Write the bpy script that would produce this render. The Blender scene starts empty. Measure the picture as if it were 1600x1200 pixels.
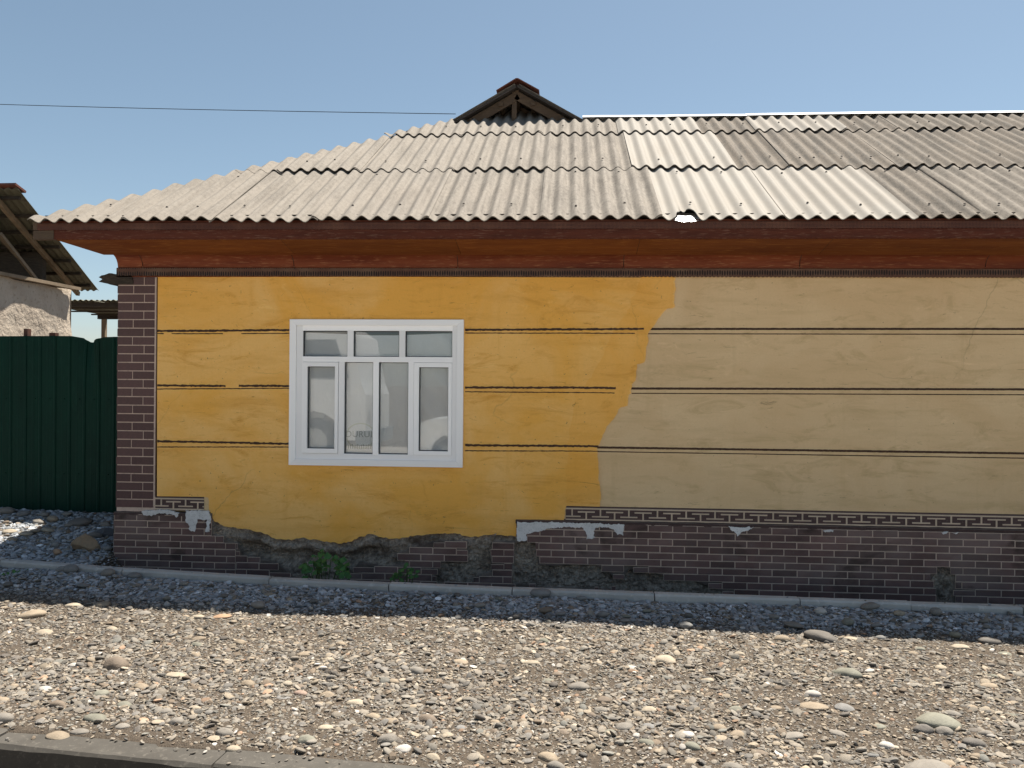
import bpy, bmesh, math, random
import numpy as np
from mathutils import Vector, Matrix, Euler
from mathutils.geometry import tessellate_polygon

# ------------------------------------------------------------------ camera, sky, sun, exposure
scene = bpy.context.scene
COL = scene.collection
FPX = 1244.0                      # focal length in photograph pixels (28 mm on a 36 mm sensor)
YAW, ROLL = -0.07, 0.008
CAM = np.array([3.95, -6.9, 1.58])
FW = np.array([math.sin(YAW), math.cos(YAW), 0.0])
_r0 = np.array([math.cos(YAW), -math.sin(YAW), 0.0]); _u0 = np.array([0, 0, 1.0])
RT = _r0 * math.cos(ROLL) + _u0 * math.sin(ROLL)
UP = -_r0 * math.sin(ROLL) + _u0 * math.cos(ROLL)
cd = bpy.data.cameras.new('camera'); cam = bpy.data.objects.new('camera', cd); COL.objects.link(cam)
cd.sensor_width = 36; cd.lens = 36 * FPX / 1600; cd.clip_end = 2000; cd.clip_start = 0.05
m = Matrix.Identity(4)
for i in range(3):
    m[i][0], m[i][1], m[i][2], m[i][3] = RT[i], UP[i], -FW[i], CAM[i]
cam.matrix_world = m
scene.camera = cam

SUN = Vector((0.73, 0.95, 2.86)).normalized()
world = bpy.data.worlds.new('World'); scene.world = world; world.use_nodes = True
wn = world.node_tree; bg = wn.nodes['Background']
sky = wn.nodes.new('ShaderNodeTexSky'); sky.sky_type = 'NISHITA'; sky.sun_disc = False
sky.sun_elevation = math.asin(SUN.z); sky.sun_rotation = math.atan2(SUN.x, SUN.y)
sky.altitude = 900; sky.air_density = 1.0; sky.dust_density = 1.5; sky.ozone_density = 1.0
hs = wn.nodes.new('ShaderNodeHueSaturation'); hs.inputs['Saturation'].default_value = 0.88; hs.inputs['Hue'].default_value = 0.485
wn.links.new(sky.outputs[0], hs.inputs['Color']); wn.links.new(hs.outputs[0], bg.inputs[0]); bg.inputs[1].default_value = 0.0455
sl = bpy.data.lights.new('sun', 'SUN'); sl.energy = 4.2; sl.angle = math.radians(0.53); sl.color = (1.0, 0.93, 0.82)
so = bpy.data.objects.new('sun', sl); COL.objects.link(so)
so.rotation_euler = SUN.to_track_quat('Z', 'Y').to_euler(); so.location = (6, 8, 24)
vs = scene.view_settings; vs.view_transform = 'Standard'; vs.look = 'None'; vs.gamma = 1; vs.exposure = 1.44; vs.use_curve_mapping = False

rnd = random.Random(7); nr = np.random.default_rng(7)

def on_y(px, py, Y=0.0):
    """point of the plane Y=const that the photograph shows at (px, py)"""
    v = FW * FPX + RT * (px - 800) + UP * (600 - py)
    return CAM + v * ((Y - CAM[1]) / v[1])
GRADE = 0.012
def on_ground(px, py, z0=0.0):
    v = FW * FPX + RT * (px - 800) + UP * (600 - py)
    t = (z0 - GRADE * CAM[0] - CAM[2]) / (v[2] + GRADE * v[0])
    return CAM + v * t

# ------------------------------------------------------------------ numpy value noise
def _hash(ix, iy, iz):
    h = (ix.astype(np.int64) * 374761393 + iy.astype(np.int64) * 668265263 + iz.astype(np.int64) * 2147483647) & 0xffffffff
    h = ((h ^ (h >> 13)) * 1274126177) & 0xffffffff
    h = (h ^ (h >> 16)) & 0xffffff
    return h / float(0xffffff)
def vnoise(x, y, z=0.0):
    x, y, z = np.broadcast_arrays(np.asarray(x, float), np.asarray(y, float), np.asarray(z, float))
    fx, fy, fz = np.floor(x), np.floor(y), np.floor(z)
    tx, ty, tz = x - fx, y - fy, z - fz
    tx, ty, tz = [t * t * (3 - 2 * t) for t in (tx, ty, tz)]
    r = 0
    for a in (0, 1):
        for b in (0, 1):
            for c in (0, 1):
                w = (tx if a else 1 - tx) * (ty if b else 1 - ty) * (tz if c else 1 - tz)
                r = r + w * _hash(fx + a, fy + b, fz + c)
    return r * 2 - 1
def fbm(x, y, z=0.0, o=4):
    r = 0; a = 0.5; f = 1.0
    for k in range(o):
        r = r + a * vnoise(np.asarray(x) * f + 17 * k, np.asarray(y) * f + 31 * k, np.asarray(z) * f + 7 * k); a *= .5; f *= 2.03
    return r
def sstep(a, b, x):
    t = np.clip((np.asarray(x, float) - a) / (b - a), 0, 1); return t * t * (3 - 2 * t)

# ------------------------------------------------------------------ materials
class NT:
    def __init__(s, name, rough=0.8):
        s.m = bpy.data.materials.new(name); s.m.use_nodes = True; s.t = s.m.node_tree; s.N = s.t.nodes
        s.b = s.N['Principled BSDF']; s.b.inputs['Roughness'].default_value = rough
        s.b.inputs['Specular IOR Level'].default_value = 0.3
        s.tc = s.N.new('ShaderNodeTexCoord'); s.co = s.tc.outputs['Object']
    def l(s, a, b): s.t.links.new(a, b)
    def coord(s, scale=(1, 1, 1), rot=(0, 0, 0), src=None, loc=(0, 0, 0)):
        n = s.N.new('ShaderNodeMapping'); n.inputs['Scale'].default_value = scale; n.inputs['Rotation'].default_value = rot
        n.inputs['Location'].default_value = loc
        s.l(src or s.co, n.inputs['Vector']); return n.outputs[0]
    def noise(s, scale, detail=4, rough=.55, co=None, dist=0.0):
        n = s.N.new('ShaderNodeTexNoise'); n.inputs['Scale'].default_value = scale; n.inputs['Detail'].default_value = detail
        n.inputs['Roughness'].default_value = rough; n.inputs['Distortion'].default_value = dist
        s.l(co or s.co, n.inputs['Vector']); return n.outputs['Fac']
    def ramp(s, f, stops, interp='LINEAR'):
        n = s.N.new('ShaderNodeValToRGB'); n.color_ramp.interpolation = interp
        e = n.color_ramp.elements
        while len(e) < len(stops): e.new(0.5)
        for el, (p, c) in zip(e, stops):
            el.position = p; el.color = (*c, 1) if len(c) == 3 else c
        s.l(f, n.inputs[0]); return n.outputs[0]
    def gray(s, f, a, b): return s.ramp(f, [(a, (0, 0, 0)), (b, (1, 1, 1))])
    def mix(s, f, a, b, mode='MIX'):
        n = s.N.new('ShaderNodeMix'); n.data_type = 'RGBA'; n.blend_type = mode
        for k, v in ((0, f), (6, a), (7, b)):
            if hasattr(v, 'links') or hasattr(v, 'is_linked'): s.l(v, n.inputs[k])
            elif k == 0: n.inputs[0].default_value = v
            else: n.inputs[k].default_value = (*v, 1)
        return n.outputs[2]
    def math(s, op, a, b=0.0):
        n = s.N.new('ShaderNodeMath'); n.operation = op
        for k, v in ((0, a), (1, b)):
            if hasattr(v, 'is_linked'): s.l(v, n.inputs[k])
            else: n.inputs[k].default_value = v
        return n.outputs[0]
    def attr(s, name, kind='GEOMETRY'):
        n = s.N.new('ShaderNodeAttribute'); n.attribute_name = name; n.attribute_type = kind; return n
    def info(s): return s.N.new('ShaderNodeObjectInfo')
    def bump(s, h, strength=.3, dist=.01):
        n = s.N.new('ShaderNodeBump'); n.inputs['Strength'].default_value = strength; n.inputs['Distance'].default_value = dist
        s.l(h, n.inputs['Height'])
        if s.b.inputs['Normal'].is_linked: s.l(s.b.inputs['Normal'].links[0].from_socket, n.inputs['Normal'])
        s.l(n.outputs[0], s.b.inputs['Normal']); return s
    def color(s, c):
        if hasattr(c, 'is_linked'): s.l(c, s.b.inputs['Base Color'])
        else: s.b.inputs['Base Color'].default_value = (*c, 1)
        return s
    def rough(s, r):
        if hasattr(r, 'is_linked'): s.l(r, s.b.inputs['Roughness'])
        else: s.b.inputs['Roughness'].default_value = r
        return s

def wall_paint(name, base, light, dark, strokes):
    n = NT(name, .82)
    streak = n.noise(1.0, 6, .6, n.coord((1.3, 1, 9)))
    patch = n.noise(1.1, 5, .6, n.coord((1, 1, 1.3), loc=(3, 0, 1)), dist=.6)
    fine = n.noise(60, 4, .6)
    runs = n.noise(1.0, 6, .65, n.coord((9, 1, .8), loc=(2, 0, 6)))
    c = n.mix(n.gray(patch, .40, .60), base, light)
    c = n.mix(n.math('MULTIPLY', n.gray(streak, .5, .74), strokes), c, dark)
    c = n.mix(n.math('MULTIPLY', n.gray(runs, .56, .74), .35), c, dark)
    smear = n.noise(2.2, 7, .7, n.coord((1, 1, 3.2), loc=(9, 2, 4)), dist=1.2)
    c = n.mix(n.math('MULTIPLY', n.gray(smear, .53, .68), .75), c, dark)
    scuff = n.noise(7, 8, .75, n.coord((.5, 1, 2.4), loc=(1, 5, 2)), dist=2)
    c = n.mix(n.math('MULTIPLY', n.gray(scuff, .61, .68), .65), c, tuple(x * .55 for x in dark))
    pale = n.noise(5, 8, .7, n.coord((.6, 1, 2.0), loc=(7, 1, 8)), dist=1)
    c = n.mix(n.math('MULTIPLY', n.gray(pale, .60, .72), .35), c, tuple(min(1, x * 1.25 + .04) for x in light))
    speck = n.noise(38, 3, .5, n.coord((1, 1, 1), loc=(2, 2, 2)))
    c = n.mix(n.math('MULTIPLY', n.gray(speck, .71, .74), .6), c, (.16, .11, .06))
    c = n.mix(n.math('MULTIPLY', n.gray(fine, .3, .8), .12), c, tuple(x * .6 for x in dark))
    # hairline cracks
    v = n.N.new('ShaderNodeTexVoronoi'); v.feature = 'DISTANCE_TO_EDGE'; v.inputs['Scale'].default_value = .75
    wob = n.N.new('ShaderNodeTexNoise'); wob.inputs['Scale'].default_value = 5; wob.inputs['Detail'].default_value = 6
    n.l(n.co, wob.inputs['Vector'])
    addv = n.N.new('ShaderNodeMixRGB'); addv.inputs[0].default_value = .12
    n.l(n.co, addv.inputs[1]); n.l(wob.outputs['Color'], addv.inputs[2]); n.l(addv.outputs[0], v.inputs['Vector'])
    gate = n.gray(n.noise(.9, 3, .5, n.coord(loc=(4, 4, 9))), .5, .62)
    crack = n.math('MULTIPLY', n.ramp(v.outputs['Distance'], [(0, (1, 1, 1)), (.0035, (0, 0, 0))]), gate)
    c = n.mix(n.math('MULTIPLY', crack, .3), c, (.10, .07, .04))
    n.color(c)
    n.bump(streak, .25, .012); n.bump(smear, .3, .01); n.bump(fine, .12, .003)
    return n.m

MAT = {}
MAT['yellow'] = wall_paint('yellow_limewash', (.83, .435, .085), (.87, .52, .165), (.66, .32, .055), .55)
MAT['yellowdeep'] = wall_paint('fresh_ochre_coat', (.82, .415, .075), (.85, .47, .12), (.66, .315, .053), .5)
MAT['beige'] = wall_paint('beige_limewash', (.67, .48, .265), (.72, .535, .31), (.52, .37, .19), .5)

def simple(name, c1, c2, scale=6, rough=.8, bump=.2, bdist=.01, aniso=(1, 1, 1), c3=None, spec=.3):
    n = NT(name, rough)
    a = n.noise(scale, 6, .6, n.coord(aniso)); b = n.noise(scale * 6.3, 4, .6, n.coord(aniso, loc=(3, 1, 2)))
    oi = n.info()
    c = n.mix(n.gray(a, .33, .68), c1, c2)
    if c3: c = n.mix(n.math('MULTIPLY', n.gray(b, .56, .66), .8), c, c3)
    hv = n.N.new('ShaderNodeHueSaturation'); n.l(c, hv.inputs['Color'])
    n.l(n.math('ADD', n.math('MULTIPLY', oi.outputs['Random'], .24), .88), hv.inputs['Value'])
    n.color(hv.outputs[0]); n.bump(a, bump, bdist); n.bump(b, bump * .6, bdist * .4)
    n.b.inputs['Specular IOR Level'].default_value = spec
    return n.m

MAT['joint'] = simple('pale_joint_paint', (.66, .51, .42), (.56, .43, .35), 9, .85, c3=(.40, .31, .26))
MAT['brickpaint'] = simple('maroon_brick_paint', (.112, .060, .056), (.082, .046, .043), 7, .62, .25, .006, c3=(.15, .10, .09))
MAT['keydark'] = simple('maroon_band_paint', (.085, .05, .048), (.06, .038, .036), 8, .65, c3=(.12, .08, .07))
MAT['keypale'] = simple('pale_band_paint', (.58, .46, .34), (.48, .38, .28), 10, .8)
MAT['stripe'] = simple('dark_stripe_paint', (.045, .022, .014), (.075, .04, .02), 22, .7)
MAT['whitecoat'] = simple('white_primer', (.72, .71, .70), (.60, .60, .59), 14, .85, .4, .01, c3=(.42, .41, .40))
MAT['brownpaint'] = simple('red_brown_oil_paint', (.115, .027, .013), (.190, .052, .022), 3.4, .55, .5, .012, (.45, 3, 4), c3=(.27, .115, .055), spec=.12)
MAT['fasciapaint'] = simple('dark_brown_oil_paint', (.060, .017, .010), (.098, .028, .015), 4, .6, .5, .012, (.5, 3, 4), c3=(.15, .075, .05), spec=.12)
MAT['soffitpaint'] = simple('orange_brown_soffit_paint', (.185, .062, .018), (.115, .034, .012), 3.2, .6, .5, .012, (.35, 3, 4), c3=(.25, .10, .03), spec=.1)
MAT['rawwood'] = simple('weathered_raw_wood', (.115, .078, .05), (.07, .048, .032), 5, .85, .6, .01, (1, 7, 7), c3=(.06, .042, .03))
MAT['rotwood'] = simple('rotten_dark_wood', (.07, .055, .042), (.035, .028, .022), 9, .9, .8, .02, (1, 5, 5))
MAT['pvc'] = simple('white_upvc', (.93, .93, .93), (.91, .91, .915), 3, .38, .02, .002, spec=.5)
MAT['gasket'] = simple('dark_rubber_gasket', (.04, .045, .05), (.03, .035, .04), 9, .6)
MAT['green'] = simple('dark_green_coated_steel', (.002, .030, .019), (.002, .023, .015), 2.5, .5, .05, .004, (2, 2, .6), c3=(.004, .034, .022), spec=.12)
MAT['rustpost'] = simple('rusty_steel_post', (.11, .045, .03), (.06, .03, .022), 14, .8)
MAT['clay'] = simple('lime_clay_render', (.52, .45, .37), (.43, .36, .29), 3.0, .9, .9, .05, c3=(.34, .28, .22))
MAT['oldsheet'] = simple('greenish_old_metal_sheet', (.15, .145, .105), (.10, .095, .065), 2.5, .6, .3, .01, c3=(.08, .065, .045))
MAT['shedwood'] = simple('shed_rafter_wood', (.25, .19, .13), (.16, .12, .08), 5, .85, .5, .01)
MAT['cable'] = simple('black_cable', (.02, .02, .022), (.015, .015, .016), 3, .6)
MAT['steel'] = simple('galvanised_ridge_steel', (.66, .67, .69), (.55, .56, .58), 3, .45, .1, .004)
MAT['ridgedark'] = simple('tarred_ridge_sheet', (.06, .048, .042), (.04, .034, .03), 4, .8)
MAT['ridgered'] = simple('rust_red_ridge_sheet', (.16, .055, .035), (.10, .04, .03), 4, .75)
MAT['kerb'] = simple('cast_concrete_kerb', (.46, .445, .42), (.36, .35, .33), 4, .92, .45, .008, c3=(.52, .50, .47))
MAT['kerbold'] = simple('worn_concrete_kerb', (.085, .078, .068), (.058, .053, .046), 6, .92, .5, .01, c3=(.115, .105, .09))
MAT['paleroad'] = simple('pale_bounce_road', (.52, .48, .43), (.47, .43, .38), 3, .9, .3, .01, c3=(.56, .52, .47))  # unseen street made very pale to bounce sunlight onto the shaded wall
MAT['kerbshade'] = simple('shaded_kerb_face', (.022, .021, .019), (.015, .014, .013), 7, .9, .5, .01, c3=(.045, .042, .038))  # near-black colour paints in the shade on the kerb's road side
MAT['interior'] = simple('dim_interior_plaster', (.30, .28, .25), (.25, .23, .2), 3, .9)
MAT['print'] = simple('faded_grey_print', (.44, .47, .47), (.40, .43, .44), 9, .8)
MAT['printpale'] = simple('faded_pale_print', (.70, .73, .66), (.66, .69, .62), 9, .8)

def film_mat():
    n = NT('hazy_plastic_film', .5)
    a = n.noise(3, 5, .6, dist=.5)
    n.color(n.mix(n.gray(a, .3, .7), (.93, .94, .96), (.84, .86, .89)))
    n.bump(n.noise(9, 5, .6, n.coord((1, 1, .5)), dist=1), .35, .02)
    n.b.inputs['Specular IOR Level'].default_value = .5
    return n.m
MAT['film'] = film_mat()

def glass_mat():
    n = NT('window_glass', .02)
    t = n.N.new('ShaderNodeBsdfTransparent'); t.inputs[0].default_value = (.94, .95, .95, 1)
    g = n.N.new('ShaderNodeBsdfGlossy'); g.inputs['Roughness'].default_value = .015
    f = n.N.new('ShaderNodeFresnel'); f.inputs['IOR'].default_value = 1.6
    mx = n.N.new('ShaderNodeMixShader')
    n.l(n.math('MULTIPLY', f.outputs[0], 1.5), mx.inputs[0]); n.l(t.outputs[0], mx.inputs[1]); n.l(g.outputs[0], mx.inputs[2])
    n.l(mx.outputs[0], n.N['Material Output'].inputs['Surface'])
    return n.m
MAT['glass'] = glass_mat()

def foil_mat():
    n = NT('bright_metal_flashing', .28); n.b.inputs['Metallic'].default_value = 1
    n.color((.85, .87, .9)); n.bump(n.noise(40, 3, .5), .25, .01)
    return n.m
MAT['foil'] = foil_mat()

def slate_mat():
    """asbestos cement: the object colour sets the sheet's age (r = tint, g = amount of lichen)"""
    n = NT('asbestos_cement_sheet', .88)
    oi = n.info(); sep = n.N.new('ShaderNodeSeparateColor'); n.l(oi.outputs['Color'], sep.inputs[0])
    st = n.attr('st').outputs['Vector']           # x = metres across the waves, y = metres along the slope
    fine = n.noise(150, 3, .6, n.coord(src=st)); mid = n.noise(26, 6, .68, n.coord((1.4, .7, 1), src=st))
    streak = n.noise(9, 6, .65, n.coord((1.6, .16, 1), src=st, loc=(5, 2, 0)))
    big = n.noise(1.6, 5, .6, n.coord(src=st, loc=(8, 3, 0)))
    c = n.mix(sep.outputs[0], (.100, .074, .050), (.310, .290, .260))
    c = n.mix(n.math('MULTIPLY', n.gray(big, .35, .7), .35), c, (.25, .21, .168))
    lich = n.math('MULTIPLY', n.math('ADD', n.gray(mid, .45, .66), n.gray(streak, .46, .62)), sep.outputs[1])
    vein = n.noise(1.0, 5, .7, n.coord((34, 1.3, 1), src=st, loc=(1, 7, 0)))
    c = n.mix(n.math('MULTIPLY', n.gray(vein, .50, .68), n.math('ADD', n.math('MULTIPLY', sep.outputs[1], .75), .04)), c, (.060, .046, .034))
    blot = n.noise(3.3, 7, .75, n.coord((1, .55, 1), src=st, loc=(3, 9, 0)), dist=.8)
    c = n.mix(n.math('MULTIPLY', n.gray(blot, .55, .66), n.math('MULTIPLY', sep.outputs[1], .55)), c, (.075, .06, .046))
    c = n.mix(n.math('MULTIPLY', lich, .75), c, (.046, .037, .028))
    c = n.mix(n.math('MULTIPLY', n.gray(fine, .55, .72), .30), c, (.06, .05, .042))
    c = n.mix(n.math('MULTIPLY', n.gray(fine, .45, .25), .18), c, (.37, .345, .31))
    n.color(c); n.bump(mid, .25, .006); n.bump(fine, .3, .002)
    return n.m
MAT['slate'] = slate_mat()

def lace_mat(name, c1, c2, sx, sz):
    """pressed sheet metal with rows of small punched holes"""
    n = NT(name, .6)
    v = n.N.new('ShaderNodeTexVoronoi'); v.inputs['Scale'].default_value = 1; v.inputs['Randomness'].default_value = .12
    n.l(n.coord((sx, 0, sz)), v.inputs['Vector'])
    hole = n.ramp(v.outputs['Distance'], [(.30, (1, 1, 1)), (.38, (0, 0, 0))])
    wear = n.noise(5, 5, .6)
    c = n.mix(n.gray(wear, .4, .7), c1, c2)
    n.color(n.mix(hole, c, (.012, .007, .006))); n.bump(hole, -.4, .004)
    return n.m
MAT['lace'] = lace_mat('punched_brown_trim', (.10, .033, .018), (.15, .06, .034), 95, 95)
MAT['dentil'] = lace_mat('punched_dark_trim', (.09, .04, .025), (.14, .085, .055), 48, 15)

def plinth_mat():
    n = NT('cracked_plinth_render', .92)
    dm = n.attr('damage').outputs['Fac']
    a = n.noise(7, 6, .62); b = n.noise(34, 6, .7); st = n.noise(2.6, 5, .6, n.coord((1, 1, 1.6), loc=(4, 0, 2)), dist=.5)
    plaster = n.mix(n.gray(a, .35, .65), (.19, .15, .125), (.12, .10, .085))
    conc = n.mix(n.gray(b, .35, .68), (.17, .138, .108), (.46, .395, .325))
    conc = n.mix(n.math('MULTIPLY', n.gray(a, .5, .62), .7), conc, (.11, .085, .065))
    c = n.mix(dm, plaster, conc)
    c = n.mix(n.math('MULTIPLY', n.gray(st, .52, .66), .65), c, (.05, .033, .026))
    n.color(c); n.bump(b, .8, .018); n.bump(a, .4, .02)
    return n.m
MAT['plinth'] = plinth_mat()
MAT['grout'] = simple('dirty_painted_joint', (.66, .52, .42), (.50, .39, .315), 4, .9, .3, .006, c3=(.34, .27, .22))

def brick_plinth_mat():
    n = NT('dusty_maroon_brick_paint', .72)
    wpos = n.N.new('ShaderNodeNewGeometry').outputs['Position']
    a = n.noise(5, 6, .65, n.coord(src=wpos)); b = n.noise(40, 5, .6, n.coord(src=wpos)); st = n.noise(1.9, 5, .6, n.coord((1, 1, 1.6), src=wpos, loc=(4, 0, 2.2)), dist=.5)
    oi = n.info()
    c = n.mix(n.gray(a, .35, .68), (.150, .088, .078), (.105, .064, .058))
    dust = n.noise(1.3, 4, .6, n.coord((1, 1, 2), src=wpos, loc=(1, 3, 7)))
    c = n.mix(n.math('MULTIPLY', n.gray(dust, .44, .68), .6), c, (.20, .16, .145))
    c = n.mix(n.math('MULTIPLY', n.gray(b, .58, .72), .35), c, (.18, .15, .13))
    c = n.mix(n.math('MULTIPLY', n.gray(st, .55, .66), .75), c, (.04, .026, .02))
    hv = n.N.new('ShaderNodeHueSaturation'); n.l(c, hv.inputs['Color'])
    n.l(n.math('ADD', n.math('MULTIPLY', oi.outputs['Random'], .55), .8), hv.inputs['Value'])
    n.color(hv.outputs[0]); n.bump(a, .3, .008); n.bump(b, .35, .004)
    return n.m
MAT['brickdusty'] = brick_plinth_mat()

def stone_mat(name, kind):
    n = NT(name, .78)
    if kind == 'INSTANCER':
        col = n.attr('col', 'INSTANCER').outputs['Color']
        co = n.coord((9, 9, 9))
    else:
        col = n.info().outputs['Color']; co = n.coord((3, 3, 3))
    a = n.noise(.5, 5, .6, co); b = n.noise(5, 4, .6, co)
    c = n.mix(n.gray(a, .3, .7), n.mix(1.0, col, (.78, .76, .74), 'MULTIPLY'), n.mix(1.0, col, (1.15, 1.13, 1.1), 'MULTIPLY'))
    c = n.mix(n.math('MULTIPLY', n.gray(b, .5, .75), .3), c, (.07, .06, .05))
    n.color(c); n.bump(b, .3, .01)
    return n.m
MAT['stone'] = stone_mat('river_stone', 'OBJECT')
MAT['gravelstone'] = stone_mat('gravel_stone', 'INSTANCER')

def ground_mat():
    n = NT('gravelly_soil', .95)
    a = n.noise(1.2, 6, .6); b = n.noise(45, 6, .7); c_ = n.noise(160, 3, .6)
    c = n.mix(n.gray(b, .35, .65), (.065, .05, .037), (.125, .10, .075))
    c = n.mix(n.math('MULTIPLY', n.gray(a, .4, .65), .5), c, (.085, .066, .05))
    c = n.mix(n.math('MULTIPLY', n.gray(c_, .58, .7), .6), c, (.19, .165, .135))
    n.color(c); n.bump(b, 1.0, .02); n.bump(c_, .7, .006)
    return n.m
MAT['ground'] = ground_mat()

def leaf_mat():
    n = NT('weed_leaf', .5)
    a = n.noise(30, 3, .5); oi = n.info()
    c = n.mix(oi.outputs['Random'], (.035, .12, .025), (.06, .17, .035))
    n.color(n.mix(n.gray(a, .4, .7), c, (.05, .11, .03)))
    n.b.inputs['Transmission Weight'].default_value = 0
    return n.m
MAT['leaf'] = leaf_mat()
MAT['stem'] = simple('weed_stem', (.08, .12, .04), (.06, .09, .03), 9, .7)

# ------------------------------------------------------------------ mesh helpers
def link(name, me, mat=None, parent=None):
    o = bpy.data.objects.new(name, me); COL.objects.link(o)
    if mat is not None and me is not None and not me.materials: me.materials.append(MAT[mat] if isinstance(mat, str) else mat)
    if parent is not None: o.parent = parent
    return o
def mesh(name, v, f, smooth=False):
    me = bpy.data.meshes.new(name); me.from_pydata([tuple(map(float, p)) for p in v], [], [tuple(map(int, q)) for q in f]); me.update()
    if smooth: me.polygons.foreach_set('use_smooth', [True] * len(me.polygons))
    return me
def obj(name, v, f, mat, parent=None, smooth=False): return link(name, mesh(name, v, f, smooth), mat, parent)
def empty(name, loc=(0, 0, 0)):
    o = bpy.data.objects.new(name, None); COL.objects.link(o); o.location = loc; o.empty_display_size = .2; return o
def tag(o, label=None, cat=None, group=None, kind=None):
    if label: o['label'] = label
    if cat: o['category'] = cat
    if group: o['group'] = group
    if kind: o['kind'] = kind
    return o
BF = [(0, 3, 2, 1), (4, 5, 6, 7), (0, 1, 5, 4), (1, 2, 6, 5), (2, 3, 7, 6), (3, 0, 4, 7)]
def boxv(x0, x1, y0, y1, z0, z1): return [(x0, y0, z0), (x1, y0, z0), (x1, y1, z0), (x0, y1, z0), (x0, y0, z1), (x1, y0, z1), (x1, y1, z1), (x0, y1, z1)]
def boxes(lst):
    v, f = [], []
    for b in lst:
        k = len(v); v += boxv(*b); f += [tuple(i + k for i in q) for q in BF]
    return v, f
def bevel(me, w, seg=2):
    bm = bmesh.new(); bm.from_mesh(me)
    bmesh.ops.bevel(bm, geom=list(bm.edges), offset=w, segments=seg, affect='EDGES', profile=.5)
    bm.to_mesh(me); bm.free(); me.update(); return me
def box(name, x0, x1, y0, y1, z0, z1, mat, parent=None, bev=0):
    me = mesh(name, boxv(x0, x1, y0, y1, z0, z1), BF)
    if bev: bevel(me, bev)
    return link(name, me, mat, parent)
def beam(name, a, b, w, h, mat, parent=None, up=(0, 0, 1), bev=0.0):
    """straight timber from a to b, w across, h along up"""
    a, b = Vector(a), Vector(b); d = (b - a).normalized(); s = d.cross(Vector(up)).normalized(); u = s.cross(d)
    v = [p + s * (i * w / 2) + u * (j * h / 2) for p in (a, b) for i, j in ((-1, -1), (1, -1), (1, 1), (-1, 1))]
    f = [(0, 1, 2, 3), (7, 6, 5, 4), (0, 4, 5, 1), (1, 5, 6, 2), (2, 6, 7, 3), (3, 7, 4, 0)]
    me = mesh(name, v, f)
    if bev: bevel(me, bev, 1)
    return link(name, me, mat, parent)
def slab(name, loops, y_front, y_back, mat, parent=None):
    """flat plate in the XZ plane with an outline (first loop) and holes"""
    loops3 = [[Vector((p[0], p[1], 0)) for p in l] for l in loops]
    flat = [p for l in loops3 for p in l]; n = len(flat)
    v = [(p.x, y_front, p.y) for p in flat] + [(p.x, y_back, p.y) for p in flat]
    f = []
    for t in tessellate_polygon(loops3):
        a, b, c = flat[t[0]], flat[t[1]], flat[t[2]]
        f.append(t if (b - a).cross(c - a).z > 0 else t[::-1])
    k = 0
    for l in loops3:
        m_ = len(l)
        for i in range(m_):
            f.append((k + i, k + (i + 1) % m_, n + k + (i + 1) % m_, n + k + i))
        k += m_
    return obj(name, v, f, mat, parent)
def ragged(pts, step, amp, seed, closed=True, freq=14):
    """densify an outline and give it a torn edge"""
    out = []; n = len(pts)
    for i in range(n if closed else n - 1):
        a, b = np.array(pts[i]), np.array(pts[(i + 1) % n]); L = np.linalg.norm(b - a); k = max(1, int(L / step))
        for j in range(k): out.append(a + (b - a) * j / k)
    if not closed: out.append(np.array(pts[-1]))
    out = np.array(out)
    out[:, 0] += amp * 1.3 * fbm(out[:, 0] * freq, out[:, 1] * freq, seed, 3); out[:, 1] += amp * 1.3 * fbm(out[:, 0] * freq, out[:, 1] * freq, seed + 9.3, 3)
    return [tuple(p) for p in out]
def wpx(pts, Y=0.0): return [(on_y(x, y, Y)[0], on_y(x, y, Y)[2]) for x, y in pts]

# ------------------------------------------------------------------ ground, road
# house kerb: its foot read off the photograph where it meets the gravel
KH = [on_ground(px, py) for px, py in ((0, 890), (190, 905), (420, 919), (800, 937), (1250, 953), (1600, 965))]
KH = [(p[0], p[1]) for p in KH]
KH = [(KH[0][0] - 6, KH[0][1] + .55)] + [(KH[0][0] - 1.0, KH[0][1] + .10)] + KH + [(13, KH[-1][1] + .02)]
def kerb_front(x):
    return np.interp(x, [p[0] for p in KH], [p[1] for p in KH])
KX0, KY0, KSL = 1.37, -3.42, -0.08           # street kerb: back edge line
def kerb_line(x): return KY0 + KSL * (np.asarray(x) - KX0)
def gz(x, y):
    x = np.asarray(x, float); y = np.asarray(y, float)
    z = -GRADE * np.clip(x, -14, 18)
    z = z + .15 * sstep(-.62, 1.36, y) * sstep(.4, -.3, x)
    z = z - .17 * sstep(-.03, -.12, y - kerb_line(x))
    z = z - .17 * sstep(-.10, .06, x) * sstep(-.72, -.60, y) * (np.abs(x - 6) < 8)
    if KH: z = z + .022 * sstep(-.45, -.02, y - kerb_front(x)) * (y < kerb_front(x) + .01)
    nearw = sstep(9, 5, np.abs(x - 4)) * sstep(-.14, .1, y - kerb_line(x))
    return z + nearw * (.018 * fbm(x * 1.1, y * 1.1, 3.3, 3) + .03 * np.clip(fbm(x * .5, y * .6, 8.1, 2), -.5, .5))
def spaced():
    xs = np.concatenate([[-400, -150, -60, -30, -18, -12, -9], np.arange(-7, 13.01, .1), [14, 18, 26, 40, 80, 180, 400]])
    ys = np.concatenate([[-400, -150, -60, -30, -18, -12, -8], np.arange(-5.5, 3.01, .06), [3.5, 5, 8, 12, 20, 40, 90, 200, 400]])
    return xs, ys
xs, ys = spaced(); X, Y = np.meshgrid(xs, ys); Z = gz(X, Y)
nx, ny = len(xs), len(ys); idx = np.arange(nx * ny).reshape(ny, nx)
f = np.stack([idx[:-1, :-1], idx[:-1, 1:], idx[1:, 1:], idx[1:, :-1]], -1).reshape(-1, 4)
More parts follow.
